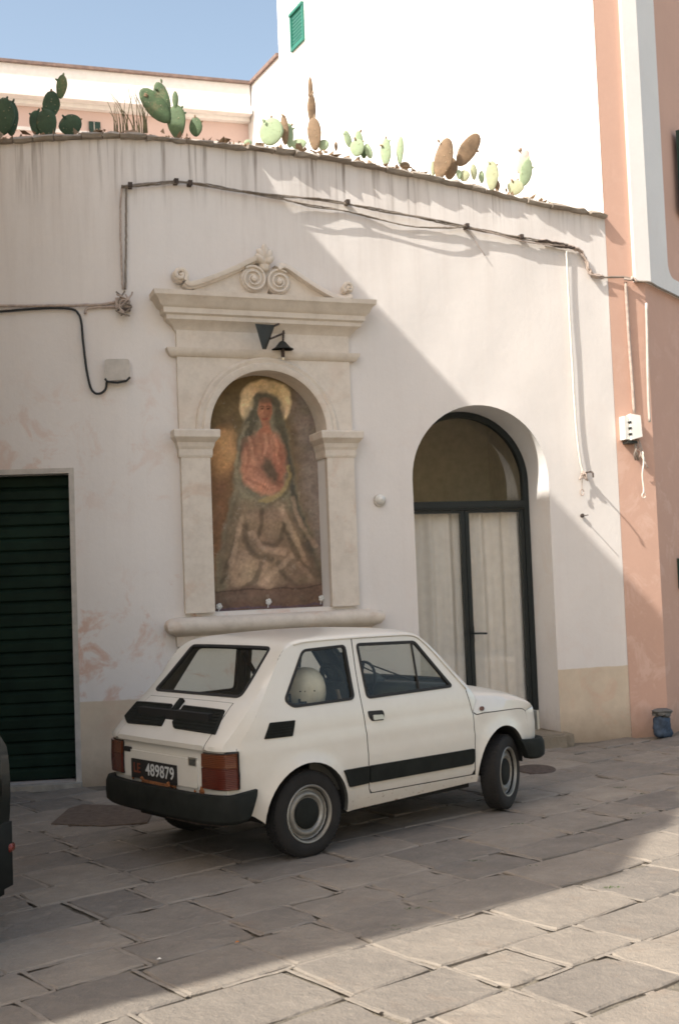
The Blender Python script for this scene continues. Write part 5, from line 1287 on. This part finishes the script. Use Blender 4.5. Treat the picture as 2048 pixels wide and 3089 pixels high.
# bumpers
def bumper(name, back, y_half, x_end, x_mid, z0, z1, pts=41, bulge=.055):
    s = -1 if back else 1; V = []; prof = [(0, 0), (.6, -.01), (.95, .12), (1.0, .45), (.96, .8), (.75, 1.0), (.35, 1.02), (0, 1.0)]; m = len(prof); rows = []
    A = np.linspace(-math.pi/2, math.pi/2, pts)
    for a in A:
        e = 3.6; y = math.copysign(abs(math.sin(a))**(2/e), a)*y_half; c_ = max(0, math.cos(a))**(2/e); x = x_end+(x_mid-x_end)*c_
        rows.append((x, y))
    rows = [(x_end-s*.10, -y_half+.004)] + rows + [(x_end-s*.10, y_half-.004)]
    R_ = np.array(rows); R_ = densify(R_, .03); T_ = np.gradient(R_, axis=0); T_ /= np.maximum(np.hypot(*T_.T)[:, None], 1e-9); N_ = np.c_[T_[:, 1], -T_[:, 0]]
    if back: N_ = -N_
    if (N_[len(N_)//2, 0]*s) < 0: N_ = -N_
    L_ = len(R_); 
    for i, (p, n_) in enumerate(zip(R_, N_)):
        d = min(np.hypot(*(p-R_[0])), np.hypot(*(p-R_[-1]))); k = min(1, d/.16)
        zz0 = z0+(z1-z0)*.0*(1-k); 
        for a, b_ in prof:
            sh_ = (1-b_)*(-s)*(.0)*(1-k)
            q = p-n_*bulge*.9+n_*a*bulge*(1.0+.15*k); 
            xs = q[0]+(s*(1-b_)*.07*(1-min(1, d/.10)))
            V.append((xs, q[1], z0+(z1-z0)*b_+(.012*(1-k))))
    Fc = [(i*m+k, i*m+(k+1) % m, (i+1)*m+(k+1) % m, (i+1)*m+k) for i in range(L_-1) for k in range(m)]+[tuple(range(m))[::-1], tuple((L_-1)*m+k for k in range(m))]
    return fix_normals(mk(name, V, Fc, 'black_plastic', car, auto=40))
bumper('rear_bumper', True, .700, -.50, -.700, .288, .452); bumper('front_bumper', False, .655, 2.10, 2.375, .315, .455)
g = G(); g.tube([(-.62, -.05, .27), (-.60, -.35, .265), (-.52, -.52, .26)], .016, 8); g.mk('exhaust_pipe', 'rusty_iron', car)
# headlamps (front, mostly unseen)
for m in (-1, 1):
    g = G(); g.box((2.315, m*.36, .50), (2.34, m*.54, .64)); g.mk('headlamp', 'dull_chrome', car)
# innards: engine bay, floor, boot
g = G(); g.box((-.54, -.40, .22), (.02, .40, .90)); g.box((-.30, -.60, .62), (.05, .60, .90)); g.box((.02, -.60, .20), (1.48, .60, .36)); g.box((1.44, -.42, .22), (2.10, .42, .66)); g.box((1.46, -.58, .62), (2.02, .58, .69)); g.box((-.50, -.55, .30), (-.34, .55, .60)); g.mk('underbody', 'dark_void', car)
for m in (-1, 1): g = G(); g.box((.05, m*.612, .36), (1.44, m*.622, .895)); g.mk('door_lining', 'vinyl_grey', car)
g = G(); g.add([(-.36, -.56, .965), (-.36, .56, .965), (.16, .56, .90), (.16, -.56, .90), (-.36, -.56, .93), (-.36, .56, .93), (.16, .56, .87), (.16, -.56, .87)], [(0, 1, 2, 3), (4, 7, 6, 5), (0, 3, 7, 4), (1, 5, 6, 2), (2, 6, 7, 3), (0, 4, 5, 1)]); g.mk('parcel_shelf', 'vinyl_grey', car)
def rbox(name, a, b_, r, mat, parent=None, lean=0., z_p=0.):
    bm = bmesh.new(); bmesh.ops.create_cube(bm, size=1)
    for v_ in bm.verts: v_.co = Vector((a[0]+(v_.co.x+.5)*(b_[0]-a[0]), a[1]+(v_.co.y+.5)*(b_[1]-a[1]), a[2]+(v_.co.z+.5)*(b_[2]-a[2])))
    bmesh.ops.bevel(bm, geom=bm.edges[:], offset=r, segments=3, affect='EDGES')
    for v_ in bm.verts: v_.co.x -= lean*(v_.co.z-z_p)
    me = bpy.data.meshes.new(name); bm.to_mesh(me); bm.free(); me.materials.append(MATS[mat]); me.polygons.foreach_set('use_smooth', [True]*len(me.polygons)); o = bpy.data.objects.new(name, me); put(o, parent or car); return o
rbox('back_seat', (.16, -.56, .42), (.30, .56, .92), .04, 'seat_fabric', lean=.25, z_p=.5); rbox('back_seat_cushion', (.22, -.52, .36), (.52, .52, .50), .05, 'seat_fabric')
for y in (-.29, .29):
    so_ = rbox('front_seat', (.62, y-.21, .36), (1.08, y+.21, .54), .05, 'seat_fabric')
    rbox('seat_back', (.60, y-.20, .50), (.70, y+.20, 1.0), .04, 'seat_fabric', so_, .30, .5); rbox('seat_stripe', (.598, y-.155, .60), (.602, y-.115, .96), .001, 'seat_stripe', so_, .30, .5)
    g = G(); P_ = [(.56-.3*(z-.95)+.0, y+dy, z) for dy, z in ((-.09, .97), (-.10, 1.03), (-.07, 1.09), (0, 1.105), (.07, 1.09), (.10, 1.03), (.09, .97))]; g.tube(catmull(P_, 4), .018, 8); g.mk('headrest', 'seat_fabric', so_, smooth=True)
rbox('dashboard', (1.27, -.58, .66), (1.50, .58, .915), .03, 'vinyl_grey')
rbox('instrument_hood', (1.22, .10, .86), (1.40, .42, .965), .03, 'vinyl_grey')
g = G(); A = np.linspace(0, 2*math.pi, 33)[:-1]; Cw = np.array([1.22, .24, .89]); nx_ = np.array([-.90, 0, .43]); ux = np.array([0, 1., 0]); uz = np.cross(nx_, ux); uz /= np.linalg.norm(uz)
g.tube([Cw+.185*(ux*math.cos(a)+uz*math.sin(a)) for a in A], .011, 8, closed=True); 
for a in (.4, math.pi-.4, -math.pi/2): g.tube([Cw+.185*(ux*math.cos(a)+uz*math.sin(a)), Cw-nx_*.03], .010, 6)
g.tube([Cw-nx_*.02, Cw-nx_*.25], .025, 8); g.mk('steering_wheel', 'rubber', car, smooth=True)
g = G(); g.box((1.06, -.06, 1.205), (1.075, .10, 1.255)); g.tube([(1.07, .02, 1.255), (1.10, .02, 1.30)], .006, 6); g.mk('rear_view_mirror', 'rubber', car)
rbox('sun_visor', (.98, -.46, 1.225), (1.08, -.10, 1.24), .006, 'vinyl_grey')
g = G(); g.tube([(.44, -.575, 1.18), (.47, -.56, .95), (.55, -.52, .55)], .018, 4); g.tube([(.44, .575, 1.18), (.60, .40, .75), (.62, .1, .50)], .018, 4); g.tube([(.40, -.555, 1.20), (.53, -.48, .92), (.60, -.42, .80)], .022, 4); g.mk('seat_belt', 'rubber', car)
g = G(); g.tube([(1.45, -.30, .905), (1.47, -.05, .93), (1.42, .28, 1.02)], .006, 6); g.tube([(1.50, .20, .92), (1.38, .42, 1.03)], .006, 6); g.mk('wiper', 'rubber', car)
# wheels
def wheel(x, y, m, steer=0.):
    """m = -1 right-hand side, +1 left"""
    wr = thing('wheel', (x, y, .258), None, None, rotz=steer); wr.parent = car; wr['_local'] = 1
    del wr['_local']
    ty = [(.162, -.052), (.170, -.060), (.200, -.0675), (.236, -.066), (.252, -.056), (.2585, -.045), (.262, -.02), (.2625, 0), (.262, .02), (.2585, .045), (.252, .056), (.236, .066), (.200, .0675), (.170, .060), (.162, .052)]
    g = G(); g.lathe(ty, 48, 'y'); V = g.V; Fc = g.F
    n_t = 60
    for k in range(n_t):
        a = 2*math.pi*k/n_t
        for s_ in (-1, 1):
            for w0, w1 in ((.006, .026), (.032, .052)):
                a1 = a+.075; r0, r1 = .257, .2645-(.002 if w1 > .05 else 0); off_ = .02*s_
                P_ = []
                for aa in (a+off_, a1+off_):
                    for ww in (w0, w1):
                        for r_ in (r0, r1): P_.append((r_*math.cos(aa+ww*.6), s_*ww, r_*math.sin(aa+ww*.6)))
                g.add(P_, [(0, 1, 3, 2), (4, 6, 7, 5), (0, 4, 5, 1), (2, 3, 7, 6), (1, 5, 7, 3)])
    t_ = G(); t_.V, t_.F, t_.M = g.V, g.F, g.M
    o = mk('tyre', t_.V, t_.F, 'tyre_rubber', wr, org=(0, 0, 0), auto=35); fix_normals(o)
    f = lambda L_: [(r, a*m) for r, a in L_]
    rm = G(); rm.lathe(f([(.160, .045), (.172, .058), (.176, .062), (.172, .066), (.165, .064), (.160, .052), (.156, .035), (.148, .028), (.138, .030), (.128, .042), (.120, .046), (.112, .045), (.104, .036), (.098, .030), (.06, .030), (.0, .030)]), 48, 'y')
    fix_normals(mk('rim', rm.V, rm.F, 'steel_wheel', wr, org=(0, 0, 0), auto=35))
    hc_ = G(); hc_.lathe(f([(.094, .028), (.094, .036), (.086, .044), (.06, .050), (.03, .052), (.0, .052)]), 32, 'y'); fix_normals(mk('hub_cap', hc_.V, hc_.F, 'black_plastic', wr, org=(0, 0, 0), auto=35))
    sl_ = G()
    for k in range(12):
        a = 2*math.pi*k/12; P_ = [((r_)*math.cos(a+da), m*(.037), (r_)*math.sin(a+da)) for r_, da in ((.132, -.09), (.132, .09), (.1445, .08), (.1445, -.08))]; sl_.add(P_, [(0, 1, 2, 3)])
    bd_ = G(); bd_.lathe([(.155, -.05), (.155, 0), (0, 0)], 24, 'y'); fix_normals(mk('brake_drum', bd_.V, bd_.F, 'dark_void', wr, org=(0, 0, 0)))
    return wr
wheel(0, -.605, -1); wheel(0, .605, 1); wheel(1.84, -.575, -1, math.radians(22)); wheel(1.84, .575, 1, math.radians(22))
# pale rounded object on the back seat, its kind not made out
hm = thing('pale_object', (0, 0, 0), 'pale rounded object with dark patches lying behind the side window of the white car', 'helmet')
Lc = np.array([-.6873, 7.7527, 0]); 
def c2w(p): x, y = rot2(p[0], p[1], .7142); return np.array([x+Lc[0], y+Lc[1], p[2]])
hc0 = c2w((.20, -.42, 1.0)); hm.location = hc0
g = G(); prof = [(.0, .125), (.05, .118), (.09, .092), (.118, .05), (.13, 0), (.132, -.05), (.122, -.10), (.10, -.125), (.0, -.125)]
g.lathe(prof, 28, 'z', fn=lambda x, y, z: hc0+np.array([x, y, z])); g.mk('shell', 'pale_shell', hm, smooth=True)
g = G(); cdir = np.array([-.10, -1., 0])
for (a, z, w_, h_) in ((-.75, .060, .016, .014), (-.52, -.062, .010, .030), (.02, -.085, .008, .022), (-.25, -.018, .075, .004), (.42, -.018, .05, .004)):
    b0 = math.atan2(-1, -.3)+a; 
    for sx in (0,):
        r_ = .134; P_ = [hc0+np.array([r_*math.cos(b0+dx*w_/.13), r_*math.sin(b0+dx*w_/.13), z+dz*h_]) for dx, dz in ((-1, -1), (1, -1), (1, 1), (-1, 1))]; g.add(P_, [(0, 1, 2, 3)])
g.mk('dark_patch', 'dark_void', hm)

# ================================================================== PARTS OF THE SQUARE: covers, second car
def plate(px, z, name, mat, label, cat, thick=.012):
    P_ = [on_ground(*p, z) for p in px]; g_ = G(); prism(g_, [tuple(p[:2]) for p in P_], z-thick, z); o = g_.mk(name, mat); return tag(o, label, cat)
plate([(118, 1903), (158, 1868), (190, 1858), (330, 1862), (356, 1872), (340, 1900), (240, 1908)], .006, 'iron_cover', 'iron_plate', 'dark rusty rectangular iron cover in the paving behind the white car', 'manhole cover', .03)
oc = on_ground(1238, 1776, .006); g = G(); g.lathe([(0, .0), (.14, .0), (.15, -.02)], 20, 'z', fn=lambda x, y, z: (oc[0]+x*1.15, oc[1]+y*1.6, .006+z)); tag(g.mk('drain_cover', 'rusty_iron'), 'small dark oval drain cover in the paving ahead of the white car', 'drain cover')
g = G(); rs = np.random.default_rng(17)                                        # weeds in the joints
for (u_, v_) in ((905, 2140), (915, 2150), (1410, 2052), (1220, 2002), (1100, 1990), (1470, 1835), (1430, 1820), (960, 2100), (1000, 2085), (1480, 1880), (1330, 1860), (1190, 1905), (1395, 1900)):
    c_ = on_ground(u_, v_, -.004)
    for k in range(14):
        d = rs.normal(0, 1, 2)*np.array([.03, .008]); h_ = rs.uniform(.002, .007); a = rs.uniform(0, 6.28); r = rs.uniform(.004, .011); b0 = c_+np.array([d[0], d[1], 0])
        g.add([b0, b0+np.array([r*math.cos(a), r*math.sin(a), h_*.6]), b0+np.array([r*.4, r*.7, h_]), b0+np.array([-r*math.cos(a), r*.5, h_*.5])], [(0, 1, 2), (0, 2, 3)])
tag(g.mk('joint_weeds', 'weed_green'), kind='stuff')
c_ = on_ground(713, 2133-285, .002); c_ = on_ground(546, 1887+174-5, .002)
lf = on_ground(713/1.0, 2850/1.306, .004); lf = on_ground(547, 2185, .004)
for (u_, v_, m_, nm, lb) in ((547, 2178, 'orange_leaf', 'dry_leaf', 'tiny orange dry leaf lying on the shaded paving'), (367, 2217, 'box_white', 'paper_scrap', 'tiny white scrap of paper lying on the shaded paving')):
    c_ = on_ground(u_, v_, .003); g = G(); g.add([c_+np.array(p) for p in ((-.012, 0, 0), (0, -.008, .004), (.013, .002, .001), (.002, .010, .006))], [(0, 1, 2), (0, 2, 3)]); tag(g.mk(nm, m_), lb, 'leaf' if 'leaf' in nm else 'paper')

# dark car whose rear corner shows at the left edge
c2 = thing('dark_car', (-1.93, 5.35, 0), 'dark car at the left edge, only its rear corner and red reflector showing', 'car', rotz=math.radians(180-12)); c2['_local'] = 1
def body2():
    # local frame: tail at x = 0, nose at x = 3.6, width along y
    L = 3.7; st = [(0.00, .30, .55), (.0, .30, .80), (.02, .22, 1.0)]
    prof = [(-.02, .34), (-.045, .55), (-.045, .78), (-.01, .95), (.14, 1.18), (.30, 1.40), (.50, 1.44), (1.5, 1.46), (2.0, 1.40), (2.65, 1.02), (3.4, .90), (3.66, .74), (3.70, .5), (3.66, .25), (3.2, .2), (.4, .2), (.06, .24)]
    P = catmull(prof+[prof[0]], 3)[:-1]; m = len(P); V = []; Y = np.linspace(-1, 1, 15); Fc = []
    for y in Y:
        for x, z in P:
            w_ = .80-(.0 if z < .9 else .26*(z-.9)/.55); e = abs(y)**5
            x_ = x+(1.85-x)*.018*e; z_ = z+( .75-z)*.06*e; V.append((x_, y*w_, z_))
    for j in range(len(Y)-1):
        for i in range(m): Fc.append((j*m+i, j*m+(i+1) % m, (j+1)*m+(i+1) % m, (j+1)*m+i))
    Fc += [tuple(range(m))[::-1], tuple((len(Y)-1)*m+i for i in range(m))]
    fix_normals(mk('body', V, Fc, 'dark_car_paint', c2, auto=40))
body2()
def b2(a, b_, name, mat, r=.02):
    bm = bmesh.new(); bmesh.ops.create_cube(bm, size=1)
    for v_ in bm.verts: v_.co = Vector((a[0]+(v_.co.x+.5)*(b_[0]-a[0]), a[1]+(v_.co.y+.5)*(b_[1]-a[1]), a[2]+(v_.co.z+.5)*(b_[2]-a[2])))
    bmesh.ops.bevel(bm, geom=bm.edges[:], offset=r, segments=3, affect='EDGES'); me = bpy.data.meshes.new(name); bm.to_mesh(me); bm.free(); me.materials.append(MATS[mat]); me.polygons.foreach_set('use_smooth', [True]*len(me.polygons)); o = bpy.data.objects.new(name, me); put(o, c2); return o
b2((-.045, -.80, .14), (.12, .80, .56), 'bumper', 'black_plastic', .05)
for m in (-1, 1): b2((-.048, m*.60-.07, .62), (.08, m*.60+.07, .86), 'tail_lamp', 'dark_car_paint'); b2((-.052, m*.74-.03, .36), (-.03, m*.74+.03, .40), 'reflector', 'reflector_red', .005)
g = G(); g.add([(.03, -.60, 1.0), (.03, .60, 1.0), (.24, .52, 1.36), (.24, -.52, 1.36)], [(0, 1, 2, 3)]); g.mk('rear_window', 'rubber', c2)
for m in (-1, 1): g = G(); g.add([(.5, m*.79, .96), (2.3, m*.79, .96), (1.95, m*.685, 1.34), (.6, m*.685, 1.36)], [(0, 1, 2, 3)]); g.mk('side_window', 'rubber', c2)
for x in (.62, 3.0):
    for m in (-1, 1):
        g = G(); g.lathe([(.0, m*.69), (.18, m*.70), (.20, m*.72), (.29, m*.73), (.30, m*.70), (.30, m*.58), (0, m*.58)], 28, 'y', fn=lambda X, Y, Z: (X+x, Y+m*.09, Z+.30)); g.mk('wheel', 'tyre_rubber', c2)
